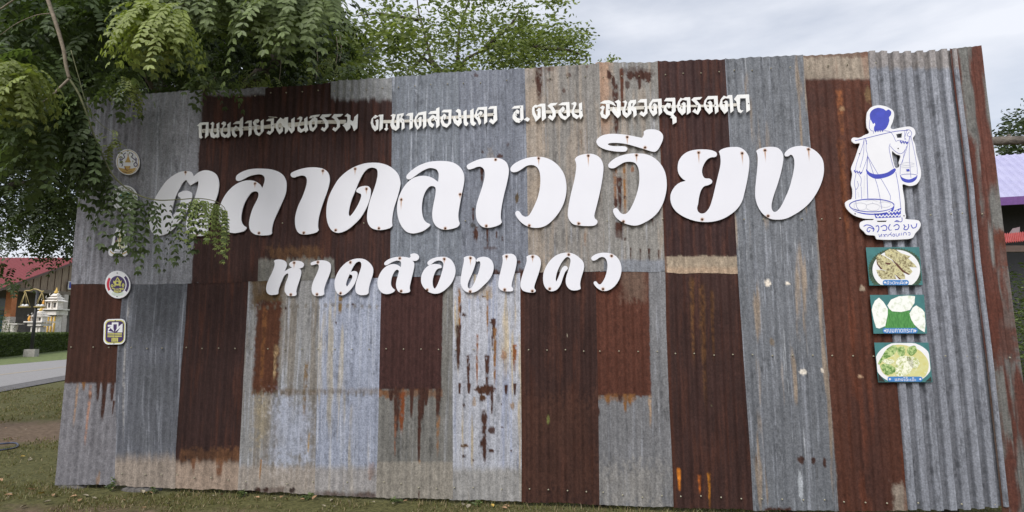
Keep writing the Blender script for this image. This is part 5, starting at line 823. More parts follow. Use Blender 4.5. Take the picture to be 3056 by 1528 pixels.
# grass blades (uncountable)
def blades():
    n = 90000; half = n//2
    x = np.concatenate([RNG.uniform(-5.3, 5.2, half), RNG.uniform(-14, -4.2, n-half)]); y = np.concatenate([RNG.uniform(4.0, 6.3, half), RNG.uniform(5.2, 16.5, n-half)])
    keep = (fb(x*2.2, y*2.2, 8) > (0.36+0.55*np.clip(soilness(x, y), 0, 1)))
    # leave the strip behind the wall free
    d = (x-P0.x)*N.x+(y-P0.y)*N.y; s = (x-P0.x)*U.x+(y-P0.y)*U.y; keep &= ~((d < -0.5) & (s > -4.6)) & ~((np.abs(d) < 0.03) & (s > -4.6))
    x, y = x[keep], y[keep]; n = len(x)
    h = RNG.uniform(.012, .04, n)*np.where(np.abs((x-P0.x)*N.x+(y-P0.y)*N.y) < .12, 1.5, 1)*np.where(y > 8, 1.25, 1); a = RNG.uniform(0, 6.28, n); wd = RNG.uniform(.0025, .005, n)*np.where(y > 8, 1.8, 1); le = RNG.uniform(.2, 1.1, n)*h; b = RNG.uniform(0, 6.28, n)
    base = np.stack([x, y, np.full(n, GZ)], -1); wv = np.stack([np.cos(a), np.sin(a), 0*a], -1)*wd[:, None]
    tip = base+np.stack([np.cos(b)*le, np.sin(b)*le, h], -1); mid = base+np.stack([np.cos(b)*le*.3, np.sin(b)*le*.3, h*.6], -1)
    V = np.stack([base-wv, base+wv, mid+wv*.7, tip, mid-wv*.7], 1).reshape(-1, 3); k = np.arange(n)[:, None]*5
    f = np.concatenate([k+[0, 1, 2], k+[0, 2, 4], k+[4, 2, 3]], 0)
    g = RNG.random(n)[:, None]; dry = (RNG.random(n) < .44)[:, None]
    c = (1-g)*np.array([[.07, .075, .02]])+g*np.array([[.19, .185, .065]]); c = np.where(dry, np.array([[.24, .19, .10]])*(.6+.6*g), c)
    return mesh_np('grass', V, f, False, np.repeat(c, 5, 0))
tag(link('grass', blades(), None, GRASSM), 'short patchy grass growing along the foot of the iron wall', 'grass', kind='stuff')

# fallen leaves
def dead_leaf():
    L_, w_ = .05, .014; v = [(0, 0, .004), (L_*.3, w_, .012), (L_*.7, w_*.8, .013), (L_, 0, .008), (L_*.7, -w_*.8, .010), (L_*.3, -w_, .011), (L_*.5, 0, .003)]
    m = bpy.data.meshes.new('fallen_leaf'); m.from_pydata(v, [], [(0, 6, 1), (1, 6, 2), (2, 6, 3), (3, 6, 4), (4, 6, 5), (5, 6, 0)]); return m
dl = [dead_leaf() for _ in range(3)]
for m_, cc in zip(dl, ((.36, .22, .12), (.30, .26, .18), (.50, .34, .08))): m_.materials.append(flat('dry_leaf', cc, .8, .3))
dlab = ['curled brown dry leaf lying on the turf before the wall', 'pale grey brown dry leaf lying on the turf before the wall', 'yellow fallen leaf lying on the turf before the wall']
for k in range(54):
    px, py = random.uniform(5, 1700), random.uniform(1462, 1526)
    if k < 16: px, py = random.uniform(0, 150), random.uniform(1240, 1500)
    q = gr(px, py)
    if (q-P0).dot(N) < 0.04 and (q-P0).dot(U) > -4.6: q = q+N*(0.12-(q-P0).dot(N))
    j = 2 if k % 13 == 5 else k % 2
    ob = bpy.data.objects.new('fallen_leaf', dl[j]); COL.objects.link(ob); ob.location = (q.x, q.y, GZ+.016); ob.rotation_euler = (random.uniform(-.3, .3), random.uniform(-.3, .3), random.uniform(0, 6.3)); s = random.uniform(.7, 1.5); ob.scale = (s, s, s)
    tag(ob, dlab[j], 'leaf', 'fallen leaves on the turf')
HOSE = flat('dark_blue_hose', (.05, .06, .10))
hp = [gr(x, y)+Z*.012 for x, y in smooth([(-40,1329),(10,1326),(40,1324),(52,1328),(50,1336),(30,1342),(0,1346),(-40,1350)], False, 5)]
tag(MB().tube(hp, .011, 8).build('garden_hose', HOSE, None, hp[0]), 'loop of dark blue hose lying on bare earth at the left edge', 'hose')
# stones under the wall's foot
for x0, x1, y, lab in ((165, 250, 1452, 'low grey concrete lump under the left corner of the iron wall'), (352, 470, 1460, 'dark stone lying under the wall foot among the weeds')):
    a, b = wall(x0, y)[0], wall(x1, y)[0]; m = MB(); c0 = W((a+b)/2, GZ+.01, -.05); n_ = 12
    prof = [[c0+U*((b-a)/2*math.cos(2*math.pi*k/n_)*s_*(1+.15*random.random()))+N*(.09*math.sin(2*math.pi*k/n_)*s_)+Z*zz_ for k in range(n_)] for s_, zz_ in ((1, -.03), (.95, .0), (.7, .018), (.2, .022))]
    vs = [v for r_ in prof for v in r_]; fs = [(i*n_+k, i*n_+(k+1) % n_, (i+1)*n_+(k+1) % n_, (i+1)*n_+k) for i in range(3) for k in range(n_)]+[tuple(3*n_+k for k in range(n_))]
    m.add(vs, fs); tag(m.build('stone', noisy('stone', (.05, .045, .04), (.14, .13, .12), 30, .9, .4), None, c0), lab, 'stone')

# ------------------------------------------------------------------ foliage
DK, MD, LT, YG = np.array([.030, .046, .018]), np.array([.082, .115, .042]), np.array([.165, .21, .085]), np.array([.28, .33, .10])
def norm(v): return v/(np.linalg.norm(v, axis=-1, keepdims=True)+1e-9)
def pinnate(P, D, Ln, ll, cols, pairs=7, droop=.9, fold=.35, rng=RNG):
    """compound leaves: P base, D direction, Ln length; leaflets of length ll hang in pairs along a drooping rachis"""
    n = len(P); D = norm(D); ts = np.linspace(.18, 1, pairs); V, C = [], []
    dn = np.array([0, 0, -1.0]); side = norm(np.cross(D, dn+.01))
    for t in ts:
        pos = P+D*(Ln*t)[:, None]+dn*(Ln*droop*t*t)[:, None]
        tan = norm(D+dn*(2*droop*t)); sd = norm(np.cross(tan, rng.normal(0, .12, (n, 3))+np.cross(side, tan)*1.0)); nr = norm(np.cross(sd, tan))
        for sg in ((1, -1) if t < .999 else (1, -1, 0)):
            d = tan if sg == 0 else norm(sd*sg+tan*.45+dn*.3+rng.normal(0, .09, (n, 3)))
            L_ = ll*(1-.25*abs(t-.55))*rng.uniform(.85, 1.15, n); wv = norm(np.cross(d, nr+rng.normal(0, .15, (n, 3))))*(L_*.24)[:, None]; up = norm(np.cross(wv, d)); up = up*np.where(up[:, 2:3] < 0, -1, 1)
            Lc = L_[:, None]; at_ = lambda q, sgn, b: pos+d*Lc*q+wv*sgn+up*Lc*b+dn*Lc*.10*q*q
            V.append(np.stack([pos, at_(.26, .85, .04), at_(.64, .95, .05), at_(1, 0, 0), at_(.64, -.95, .05), at_(.26, -.85, .04), at_(.5, 0, -.05)], 1))
            C.append(cols*rng.uniform(.8, 1.2, (n, 1)))
    V = np.concatenate(V, 0); C = np.repeat(np.concatenate(C, 0), 7, 0); k = np.arange(len(V))[:, None]*7
    f = np.concatenate([k+[a, b, 6] for a, b in ((1, 0), (2, 1), (3, 2), (4, 3), (5, 4), (0, 5))], 0)
    return V.reshape(-1, 3), f, C
def simple(P, D, ll, cols, rng=RNG):
    n = len(P); d = norm(D); wv = norm(np.cross(d, rng.normal(0, 1, (n, 3))))*(ll*.22)[:, None]
    V = np.stack([P, P+d*(ll*.5)[:, None]+wv, P+d*ll[:, None], P+d*(ll*.5)[:, None]-wv], 1).reshape(-1, 3); k = np.arange(n)[:, None]*4
    return V, k+[0, 1, 2, 3], np.repeat(cols, 4, 0)
def mixc(n, a, b, pw=1.0, rng=RNG): t = rng.random((n, 1))**pw; return a*(1-t)+b*t
def sample(poly, n, ylo, yhi, rng=RNG):
    """points at photo pixels inside a polygon, spread in depth"""
    poly = np.array(poly, float); lo, hi = poly.min(0), poly.max(0); out = []
    while len(out) < n:
        q = rng.uniform(lo, hi, (4*n, 2)); ins = np.zeros(len(q), bool); j = len(poly)-1
        for i in range(len(poly)):
            a, b = poly[i], poly[j]; cnd = ((a[1] > q[:, 1]) != (b[1] > q[:, 1])) & (q[:, 0] < (b[0]-a[0])*(q[:, 1]-a[1])/(b[1]-a[1]+1e-9)+a[0]); ins ^= cnd; j = i
        out += list(q[ins])
    q = np.array(out[:n]); y = rng.uniform(ylo, yhi, n)
    xx, vv = (q[:, 0]-1528)/F, -(q[:, 1]-764)/F; dy = math.cos(PITCH)-vv*math.sin(PITCH); dz = math.sin(PITCH)+vv*math.cos(PITCH); t = y/dy
    return np.stack([xx*t, y, EYE+dz*t], -1)
def join(parts):
    V, Fc, C, b = [], [], [], 0
    for v, f, c_ in parts: V.append(v); Fc.append(f+b); C.append(c_); b += len(v)
    return np.concatenate(V), np.concatenate(Fc), np.concatenate(C)
def outward(n, up=.1, rng=RNG): a = rng.uniform(0, 6.283, n); return np.stack([np.cos(a), np.sin(a), rng.normal(up, .25, n)], -1)
def clumped(poly, n, ylo, yhi, per, rad, rng=RNG):
    c0 = sample(poly, max(1, n//per), ylo, yhi, rng); P = np.repeat(c0, per, 0); return P+rng.normal(0, rad, P.shape)
def foliage(name, parts, parent, mat=LEAF):
    V, Fc, C = join(parts); return link(name, mesh_np(name, V-np.array(parent.location), Fc, False, C), parent, mat)

# the big feathery-leaved tree that hangs over the wall's left end
T = thing('feathery_tree', (-4.4, 9.2, GZ), 'large dark tree with feathery compound leaves drooping over the left of the wall', 'tree')
MB().tube([(-4.4, 9.2, GZ-.1), (-4.45, 9.1, 1.6), (-4.6, 8.9, 3.2), (-4.8, 8.6, 4.6)], [.28, .23, .2, .16], 12, .15).build('trunk', BARK, T)
for pts, r in (([(-4.7, 8.8, 4.0), (-5.2, 7.6, 5.4), (-5.3, 6.2, 6.3), (-4.6, 5.0, 6.4)], [.13, .10, .07, .04]), ([(-4.8, 8.6, 4.4), (-3.4, 8.4, 5.8), (-2.2, 7.6, 6.6), (-1.4, 7.0, 7.0)], [.12, .09, .06, .03]), ([(-4.8, 8.6, 4.6), (-6.4, 9.0, 6.0), (-8.0, 9.0, 6.9)], [.13, .09, .05]), ([(-4.8, 8.6, 4.6), (-4.9, 9.6, 6.4), (-4.4, 10.6, 8.0)], [.14, .10, .05])):
    MB().tube(pts, r, 9, .1).build('limb', BARK, T)
parts = []
def addp(poly, n, ylo, yhi, ca, cb, Lr=(.2, .3), ll=.05, per=1, rad=.1, pairs=7, droop=.8, dirf=None):
    P = sample(poly, n, ylo, yhi) if per == 1 else clumped(poly, n, ylo, yhi, per, rad); n = len(P)
    D = outward(n) if dirf is None else dirf+RNG.normal(0, .45, (n, 3))
    parts.append(pinnate(P, D, RNG.uniform(*Lr, n), ll, mixc(n, ca, cb), pairs, droop))
toward = np.array([.1, -.9, -.15])
# near canopy: a skirt of drooping leaves
addp([(430,-80),(900,-80),(1010,-40),(990,0),(900,50),(780,30),(640,0),(430,0)], 380, 5.0, 6.6, LT*.7, LT*1.15, (.34,.46), .082, 1, 0, 9, .9, toward)
addp([(560,-80),(980,-80),(990,40),(880,75),(700,30),(560,0)], 240, 5.6, 7.4, LT*.65, LT*1.1, (.32,.44), .08, 1, 0, 9, .9, toward)
addp([(-40,-80),(440,-80),(400,0),(310,90),(220,150),(130,140),(-40,120)], 300, 5.0, 6.6, DK*1.2, MD*1.2, (.32,.44), .08, 1, 0, 9, .9)
addp([(-60,130),(150,150),(190,250),(205,330),(200,410),(170,480),(90,410),(-60,370)], 190, 4.6, 5.5, MD*.6, MD*1.35, (.30,.40), .074, 1, 0, 9, 1.0)
addp([(450,40),(560,70),(585,120),(540,150),(450,110)], 36, 4.5, 4.9, MD, LT, (.22,.3), .065, 1, 0, 7, 1.1)
addp([(580,205),(680,215),(690,250),(640,262),(585,250)], 15, 5.2, 5.6, MD*.6, MD*1.3, (.16,.22), .06, 1, 0, 6, .9)
addp([(300,190),(405,205),(400,275),(320,285)], 30, 5.0, 5.6, MD*.7, MD*1.3, (.16,.22), .058, 1, 0, 6, 1.2)
addp([(980,190),(1080,195),(1085,228),(985,238)], 16, 6.2, 6.9, MD, LT, (.2,.28), .06, 1, 0, 7, .6)
# mid and deep canopy, above the frame too, to shade the inside; deepest leaves also have shade put into their colour
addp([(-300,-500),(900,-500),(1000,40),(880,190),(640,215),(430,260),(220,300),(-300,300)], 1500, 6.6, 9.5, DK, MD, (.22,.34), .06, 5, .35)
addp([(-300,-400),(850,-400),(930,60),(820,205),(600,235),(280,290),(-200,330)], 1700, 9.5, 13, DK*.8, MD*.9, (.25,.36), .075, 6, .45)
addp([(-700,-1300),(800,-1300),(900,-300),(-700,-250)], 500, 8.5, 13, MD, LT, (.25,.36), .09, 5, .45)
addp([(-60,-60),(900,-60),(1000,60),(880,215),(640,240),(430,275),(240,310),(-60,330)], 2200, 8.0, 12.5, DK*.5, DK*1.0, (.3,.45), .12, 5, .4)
addp([(400,90),(900,130),(980,150),(960,215),(640,240),(430,275)], 160, 7.0, 8.2, DK*.8, MD*.8, (.24,.34), .075, 4, .3)
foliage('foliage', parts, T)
# pale young leaves
parts = []
addp([(400,0),(480,-5),(550,20),(560,60),(510,95),(440,90),(390,60),(385,25)], 120, 4.2, 4.6, YG*.75, YG, (.18,.25), .055, 1, 0, 9, 1.3)
addp([(-30,160),(50,180),(105,170),(120,225),(80,260),(10,250),(-30,240)], 80, 4.1, 4.4, YG*.65, YG*.95, (.18,.25), .055, 1, 0, 9, 1.3)
addp([(350,225),(400,235),(405,280),(375,290)], 20, 5.0, 5.3, YG*.5, YG*.7, (.1,.15), .03, 1, 0, 8, 1.4)
addp([(300,385),(345,390),(350,440),(320,445)], 12, 4.8, 5.0, YG*.5, YG*.75, (.1,.15), .028, 1, 0, 8, 1.4)
addp([(700,210),(790,215),(830,235),(800,255),(720,250)], 26, 7.0, 7.8, YG*.5, YG*.7, (.14,.2), .04, 1, 0, 8, 1.3)
addp([(900,170),(1010,160),(1060,190),(1000,215),(910,205)], 24, 7.2, 8.2, YG*.5, YG*.75, (.14,.2), .045, 1, 0, 8, 1.3)
foliage('young_leaves', parts, T)
# the bare forking bough in front of the wall, with its leafy twig
def bough(pts, r, mat, name, n=5):
    s = smooth([q[:2] for q in pts], False, n); k = np.linspace(0, len(pts)-1, len(s)); d = np.interp(k, range(len(pts)), [q[2] for q in pts]); rr = np.interp(k, range(len(pts)), np.linspace(r[0], r[1], len(pts)))
    P_ = [at(a[0], a[1], y) for a, y in zip(s, d)]; MB().tube(P_, list(rr), 8, .1).build(name, mat, T); return P_
bough([(130,-40,4.6),(150,20,4.6),(170,80,4.6),(190,150,4.62),(197,195,4.64),(207,235,4.66)], (.016, .013), TWIG, 'bough')
bough([(207,235,4.66),(180,260,4.62),(150,290,4.58),(120,308,4.55),(85,312,4.5)], (.011, .005), TWIG, 'bough')
main = bough([(207,235,4.66),(225,262,4.68),(240,290,4.7),(255,330,4.72),(275,390,4.76),(300,450,4.8),(335,520,4.85),(375,560,4.9),(420,585,4.95),(470,597,5.0),(540,595,5.1),(590,592,5.15),(640,600,5.2),(668,618,5.22),(676,640,5.24)], (.010, .0025), GREENTWIG, 'bough', 8)
bough([(550,-30,4.9),(545,30,4.9),(530,80,4.95),(522,110,5.0)], (.010, .006), GREENTWIG, 'bough'); bough([(212,150,4.66),(235,230,4.7),(262,320,4.74),(300,370,4.8),(345,400,4.85)], (.004, .002), GREENTWIG, 'bough')
bough([(0,28,4.5),(40,0,4.5),(70,-20,4.5)], (.006, .005), TWIG, 'bough'); bough([(150,40,4.6),(110,45,4.6),(50,70,4.58),(0,105,4.55)], (.004, .002), TWIG, 'bough')
for x, y0, y1, d in ((835, 110, 245, 7.6), (745, 60, 110, 6.8), (815, 95, 165, 7.0), (944, 130, 240, 7.8), (1004, 110, 195, 8.2), (1015, 110, 185, 8.2)): bough([(x, y0, d), (x+4, (y0+y1)/2, d), (x-2, y1, d)], (.006, .004), TWIG, 'bough')
parts = []
def twigleaves(idx, n, Lr, ll, ca, cb, pairs, droop, dirv, sp=.25, pos=.01):
    i = RNG.choice(idx, n); P = np.array([main[k][:] for k in i])+RNG.normal(0, pos, (n, 3)); D = np.array(dirv)+RNG.normal(0, sp, (n, 3))
    parts.append(pinnate(P, D, RNG.uniform(*Lr, n), ll, mixc(n, ca, cb), pairs, droop))
M_ = len(main)
twigleaves(range(12, 46), 48, (.18,.25), .066, MD*.6, MD*1.4, 8, 1.0, (-.5,-.2,-.4), .35)
twigleaves(range(30, 52), 13, (.16,.22), .06, MD*.55, MD*1.3, 8, 1.1, (-.4,-.1,-.6), .3)
twigleaves(range(50, 74), 22, (.2,.28), .056, MD*.55, MD*1.3, 8, 1.3, (-.1,-.15,-.9), .28)
twigleaves(range(66, 92), 11, (.17,.24), .052, DK*1.1, MD*1.1, 7, 1.5, (-.05,-.15,-1), .2)
twigleaves([78, 84, 88], 6, (.2,.24), .036, DK*.9, MD*.7, 9, 1.6, (-.1,-.1,-1), .08)
foliage('hanging_leaves', parts, T)
parts = []
twigleaves(range(82, 100), 26, (.11,.18), .036, MD*1.5, YG*1.1, 8, 1.5, (.05,-.15,-1), .25)
twigleaves(range(94, M_), 28, (.12,.19), .028, MD*1.2, YG*1.0, 9, 1.5, (.15,-.1,-1), .2)
foliage('twig_tip_leaves', parts, T)

# a second dark tree to the left, seen against the light
T2 = thing('shade_tree', (-9.3, 8.6, GZ), 'dark spreading tree whose lower leaves hang before the red roofed house at the left', 'tree')
MB().tube([(-9.3, 8.6, GZ-.1), (-9.2, 8.8, 2), (-9.0, 9.2, 4), (-8.6, 9.4, 6)], [.26, .2, .16, .1], 12, .15).build('trunk', BARK, T2)
for pts in ([(-9.1, 9.0, 3.0), (-8.2, 9.4, 3.9), (-7.2, 9.6, 4.1)], [(-9.0, 9.2, 4.0), (-8.0, 9.0, 4.9), (-6.9, 8.8, 5.2)], [(-9.1, 9.1, 3.4), (-8.6, 10, 4.4), (-7.6, 10.6, 4.6)]): MB().tube(pts, [.08, .05, .02], 8, .1).build('limb', BARK, T2)
parts = []
addp([(-150,380),(120,400),(260,420),(250,520),(232,620),(180,600),(120,560),(60,520),(-150,480)], 560, 8.0, 10.5, DK*.8, MD*.8, (.22,.32), .065, 5, .22)
addp([(60,560),(232,560),(228,700),(205,760),(150,700),(90,660),(40,620)], 380, 8.0, 10, DK*.8, MD*.8, (.2,.3), .06, 5, .16)
addp([(-100,540),(60,600),(110,680),(60,760),(30,720),(-100,640)], 150, 8.0, 10, DK*.9, MD, (.2,.3), .06, 4, .16)
addp([(150,680),(222,690),(215,750),(185,770),(150,730)], 24, 8.2, 9.2, DK*.8, MD*.8, (.2,.26), .06, 4, .1)
addp([(-20,770),(60,780),(70,820),(40,850),(-20,840)], 9, 7.6, 8.4, DK*.8, MD*.8, (.22,.28), .06, 3, .08)
addp([(-700,-300),(250,-300),(260,420),(-700,700)], 900, 8.2, 12, DK, MD, (.25,.35), .08, 5, .4)
addp([(-20,380),(250,390),(235,470),(-20,500)], 160, 9.5, 12.5, DK*.7, MD*.8, (.25,.35), .08, 4, .3)
foliage('foliage', parts, T2)

# the lighter tree behind the middle of the wall
T3 = thing('airy_tree', (-1.5, 14.5, GZ), 'lighter green open crowned tree with dark twigs, rising behind the middle of the wall', 'tree')
MB().tube([(-1.5, 14.5, GZ-.1), (-1.4, 14.5, 2.5), (-1.45, 14.4, 4.6)], [.22, .17, .13], 12, .15).build('trunk', BARK, T3)
def limb3(pts, r0, r1):
    P_ = [at(a, b, d) for a, b, d in pts]; MB().tube(P_, list(np.linspace(r0, r1, len(P_))), 7, .12).build('limb', BARK, T3); return P_
for pl_ in ([(1352,260,14.4),(1290,190,14.4),(1262,172,14.3),(1238,150,14.2),(1180,120,14)], [(1352,250,14.4),(1285,175,14.5),(1272,120,14.6),(1250,40,14.8),(1240,-40,15)], [(1340,260,14.4),(1392,175,14.3),(1440,150,14.2),(1500,130,14),(1590,140,13.8)], [(1345,260,14.4),(1365,180,14.5),(1370,90,14.6),(1400,0,14.8),(1430,-60,15)], [(1330,260,14.4),(1230,205,14.2),(1190,215,14)], [(1440,150,14.2),(1520,80,14.2),(1560,20,14.2)], [(1590,140,13.8),(1700,150,13.6),(1750,170,13.6)], [(1250,60,14.8),(1130,40,14.5),(1060,48,14.2)], [(1230,205,14.2),(1262,170,14.2),(1300,110,14.2)]): limb3(pl_, .055, .012)
parts = []
LT3, DK3 = np.array([.30, .35, .12]), np.array([.11, .15, .05])
def adds(poly, n, ylo, yhi, ca, cb, ll, per, rad):
    P = clumped(poly, n, ylo, yhi, per, rad); k = len(P); parts.append(simple(P, outward(k, -.25), RNG.uniform(ll*.7, ll*1.2, k), mixc(k, ca, cb)*(.75+.5*np.repeat(RNG.random((k//per, 1)), per, 0))))
adds([(1100,-120),(1650,-150),(1700,60),(1640,110),(1480,130),(1330,110),(1160,100),(1090,20)], 3400, 13, 15.5, DK3, LT3, .15, 26, .16)
adds([(1210,60),(1560,40),(1640,130),(1560,200),(1350,215),(1240,150)], 2500, 13.2, 15.6, DK3, LT3, .14, 22, .17)
adds([(1480,110),(1640,100),(1700,115),(1760,165),(1745,200),(1600,205),(1440,215)], 2900, 13.2, 15, DK3, LT3, .13, 20, .15)
adds([(1640,95),(1740,80),(1770,140),(1690,130)], 500, 13.4, 14.2, DK3, LT3, .11, 12, .14); adds([(1560,15),(1570,10),(1572,45),(1552,50)], 80, 13.6, 14, DK3, LT3, .11, 10, .1); adds([(1790,178),(1840,165),(1842,185),(1795,190)], 110, 13.4, 14, DK3, LT3, .09, 10, .07)
adds([(940,20),(1080,70),(1220,50),(1240,150),(1200,220),(1050,230),(960,190),(920,100)], 3800, 11.5, 14, DK3, LT3*.95, .15, 24, .18)
adds([(900,120),(1060,140),(1080,225),(880,235)], 3000, 10.5, 13, DK3, YG*.8, .12, 22, .2)
adds([(1200,215),(1420,195),(1420,225),(1200,240)], 900, 13.2, 14.5, DK3, LT3, .11, 14, .1)
adds([(700,60),(930,40),(960,220),(700,250)], 3600, 12, 14.5, DK3*.7, MD, .13, 22, .3)
foliage('foliage', parts, T3)

# ------------------------------------------------------------------ left: hedge, lamp, shrine and house across the road
LG, DG = np.array([.13, .17, .06]), np.array([.04, .06, .02])
def hedge(name, a, b, dep, h, n, label, cat='hedge'):
    t = thing(name, (a.x, a.y, GZ), label, cat); d = b-a; d.z = 0; ln = d.length; d.normalize(); nn = Vector((-d.y, d.x, 0))
    if nn.x*a.x+nn.y*a.y < 0: nn = -nn
    c_ = [a+d*(.2), b-d*.2, b-d*.2+nn*(dep-.25), a+d*.2+nn*(dep-.25)]; m = MB(); m.hexa([q+nn*.12+Z*.02 for q in c_]+[q+nn*.12+Z*(h-.12) for q in c_]); m.build('stems', flat('hedge_inside', (.03, .042, .016)), t)
    u, v, w_ = RNG.uniform(0, ln, n), RNG.uniform(0, dep, n), RNG.uniform(0, h, n); face = RNG.random(n); v = np.where(face < .55, RNG.uniform(0, .14, n), v); w_ = np.where(face >= .55, h-RNG.uniform(0, .14, n), w_)+.08*(fb(u*2, u*0, 7)-.5)
    P = np.stack([a.x+d.x*u+nn.x*v, a.y+d.y*u+nn.y*v, GZ+w_], -1); g = np.clip(w_/h, 0, 1)[:, None]
    foliage('foliage', [simple(P, outward(n, .3), RNG.uniform(.10, .18, n), mixc(n, DG, LG))], t); return t
ha, hb = gr(0, 1068), gr(200, 1046); hd = (hb-ha); 
hedge('clipped_hedge', ha-hd*.25, ha+hd*1.25, 1.0, 1.45, 34000, 'low clipped green hedge along the far side of the road')
# lamp with two hanging trays
BLACKM = flat('black_post', (.02, .02, .022), .5); BRASS = flat('brass', (.42, .32, .12), .4); CONC = noisy('concrete', (.28, .26, .23), (.42, .40, .36), 10, .9); GLOBE = flat('lamp_globe', (.74, .74, .72), .3)
lb = gr(92, 1065); LD = lb.y
t = thing('street_lamp', lb, 'black lamp post with two hanging brass trays of white globes beside the road', 'street lamp')
MB().box((lb.x, lb.y, GZ+.22), (.62, .5, .5), .2, .95).build('plinth', CONC, t)
top = at(101, 868, LD); MB().tube([lb+Z*.3, Vector((lb.x, lb.y, 2.0)), Vector((lb.x, lb.y, top.z))], [.10, .085, .08], 12).build('post', BLACKM, t)
ap = [at(x, y, LD-.05) for x, y in smooth([(72,873),(76,868),(90,867),(101,863),(112,864),(120,868),(128,870),(131,868)], False, 4)]; MB().tube(ap, .035, 8).build('arm', BRASS, t)
for cx, hx in ((73, 76), (119, 126)):
    tr = at(cx, 917, LD); hk = at(hx, 870, LD-.05); m = MB().lathe(tr, [(.31, .05), (.32, .0), (.28, -.03), (.02, -.04)], 18); o = m.build('tray', BRASS, t)
    w2 = MB(); [w2.tube([hk, tr+Vector((.3*math.cos(q), .3*math.sin(q), .02))], .014, 6) for q in (0.3, 1.9, 3.3, 4.8)]; q_ = w2.build('hanger', BRASS, t)
    for dx in (-.12, .12): MB().lathe(tr+Vector((dx, 0, .09)), [(.001, .11), (.07, .09), (.11, .03), (.11, -.03), (.06, -.09), (.001, -.1)], 12).build('globe', GLOBE, t)
# spirit houses
SHW = noisy('weathered_white', (.50, .45, .38), (.78, .74, .68), 2.5, .8, lo=.3, hi=.55); GOLDT = flat('gold_trim', (.62, .40, .08), .5); ORANGE = flat('marigold_cloth', (.70, .34, .06), .8)
SY = 49.5
def px2(x, y, d=SY): return at(x, y, d)
def spirit(name, x0, x1, ytop, yplat, ybase, lab, dy, gold):
    c0 = px2((x0+x1)/2, yplat, SY+dy); wd = (px2(x1, yplat, SY+dy)-px2(x0, yplat, SY+dy)).x; zt = px2(0, ytop, SY+dy).z; zb = GZ; zp = c0.z; cx, cy = c0.x, c0.y
    t = thing(name, (cx, cy, zb), lab, 'spirit house', 'white spirit houses behind the hedge'); hw = wd*.30
    m = MB().box((cx, cy, zb+(zp-zb)*.08), (wd*.8, wd*.8, (zp-zb)*.16)).box((cx, cy, zb+(zp-zb)*.5), (wd*.44, wd*.44, (zp-zb)*.68)).box((cx, cy, zp-(zp-zb)*.08), (wd*.75, wd*.75, (zp-zb)*.1)); m.build('pedestal', SHW, t)
    m = MB(); [m.box((cx+sx*wd*.225, cy-wd*.235, zb+(zp-zb)*.5), (wd*.06, wd*.06, (zp-zb)*.68)) for sx in (-1, -.33, .33, 1)]; m.build('pilaster', GOLDT if gold else SHW, t)
    MB().box((cx, cy, zp+.03), (wd, wd, .1)).build('platform', SHW, t)
    hh = (zt-zp); m = MB().box((cx, cy, zp+hh*.2), (wd*.5, wd*.4, hh*.34)); [m.box((cx+sx*wd*.29, cy-wd*.25, zp+hh*.2), (wd*.05, wd*.05, hh*.36)) for sx in (-1, 0, 1)]; m.build('shrine_room', SHW, t)
    m = MB(); [m.box((cx+sx*wd*.13, cy-wd*.205, zp+hh*.2), (wd*.1, .02, hh*.2)) for sx in (-1, 1)]; m.build('opening', flat('dark_opening', (.05, .045, .04)), t)
    m = MB()
    for k, (s, z0, z1) in enumerate(((.72, .38, .52), (.52, .50, .64), (.34, .62, .76))):
        a_ = wd*s/2; zz0, zz1 = zp+hh*z0, zp+hh*z1; m.add([(cx-a_, cy-a_, zz0), (cx+a_, cy-a_, zz0), (cx+a_, cy+a_, zz0), (cx-a_, cy+a_, zz0), (cx-a_*.55, cy, zz1), (cx+a_*.55, cy, zz1)], [(0, 1, 5, 4), (2, 3, 4, 5), (1, 2, 5), (3, 0, 4), (3, 2, 1, 0)])
        for sx in (-1, 1): m.tube([(cx+sx*a_, cy-a_, zz0), (cx+sx*a_*1.1, cy-a_*1.05, zz0+hh*.06), (cx+sx*a_*1.02, cy-a_, zz0+hh*.13)], [.03, .022, .008], 6); m.tube([(cx+sx*a_*.55, cy, zz1), (cx+sx*a_*.66, cy, zz1+hh*.09)], [.025, .006], 6)
    m.build('roof', SHW, t)
    MB().lathe((cx, cy, zp+hh*.74), [(wd*.09, 0), (wd*.10, hh*.05), (wd*.055, hh*.12), (wd*.035, hh*.2), (.004, hh*.27)], 10).build('finial', GOLDT, t)
    g = MB().tube([(cx-wd*.33, cy-wd*.3, zp+hh*.42), (cx-wd*.36, cy-wd*.33, zp+hh*.2), (cx-wd*.30, cy-wd*.34, zp+.03)], [.07, .09, .06], 8); g.build('garland', ORANGE, t)
spirit('spirit_house', 133, 194, 858, 925, 1000, 'taller white spirit house with a gold tip and tiered roof', 1.0, True)
spirit('spirit_house', 92, 146, 916, 962, 1000, 'shorter white spirit house with orange garlands, in front of the taller one', -1.0, False)
c0 = px2(43, 967, SY-1.5); t = thing('offering_table', (c0.x, c0.y, GZ), 'white stone table with a thick pedestal behind the hedge', 'table')
MB().box((c0.x, c0.y, c0.z), (1.05, .7, .08)).build('table_top', SHW, t); MB().lathe((c0.x, c0.y, GZ), [(.30, 0), (.24, .2), (.17, c0.z*.6), (.28, c0.z-.05)], 14).build('leg', SHW, t)
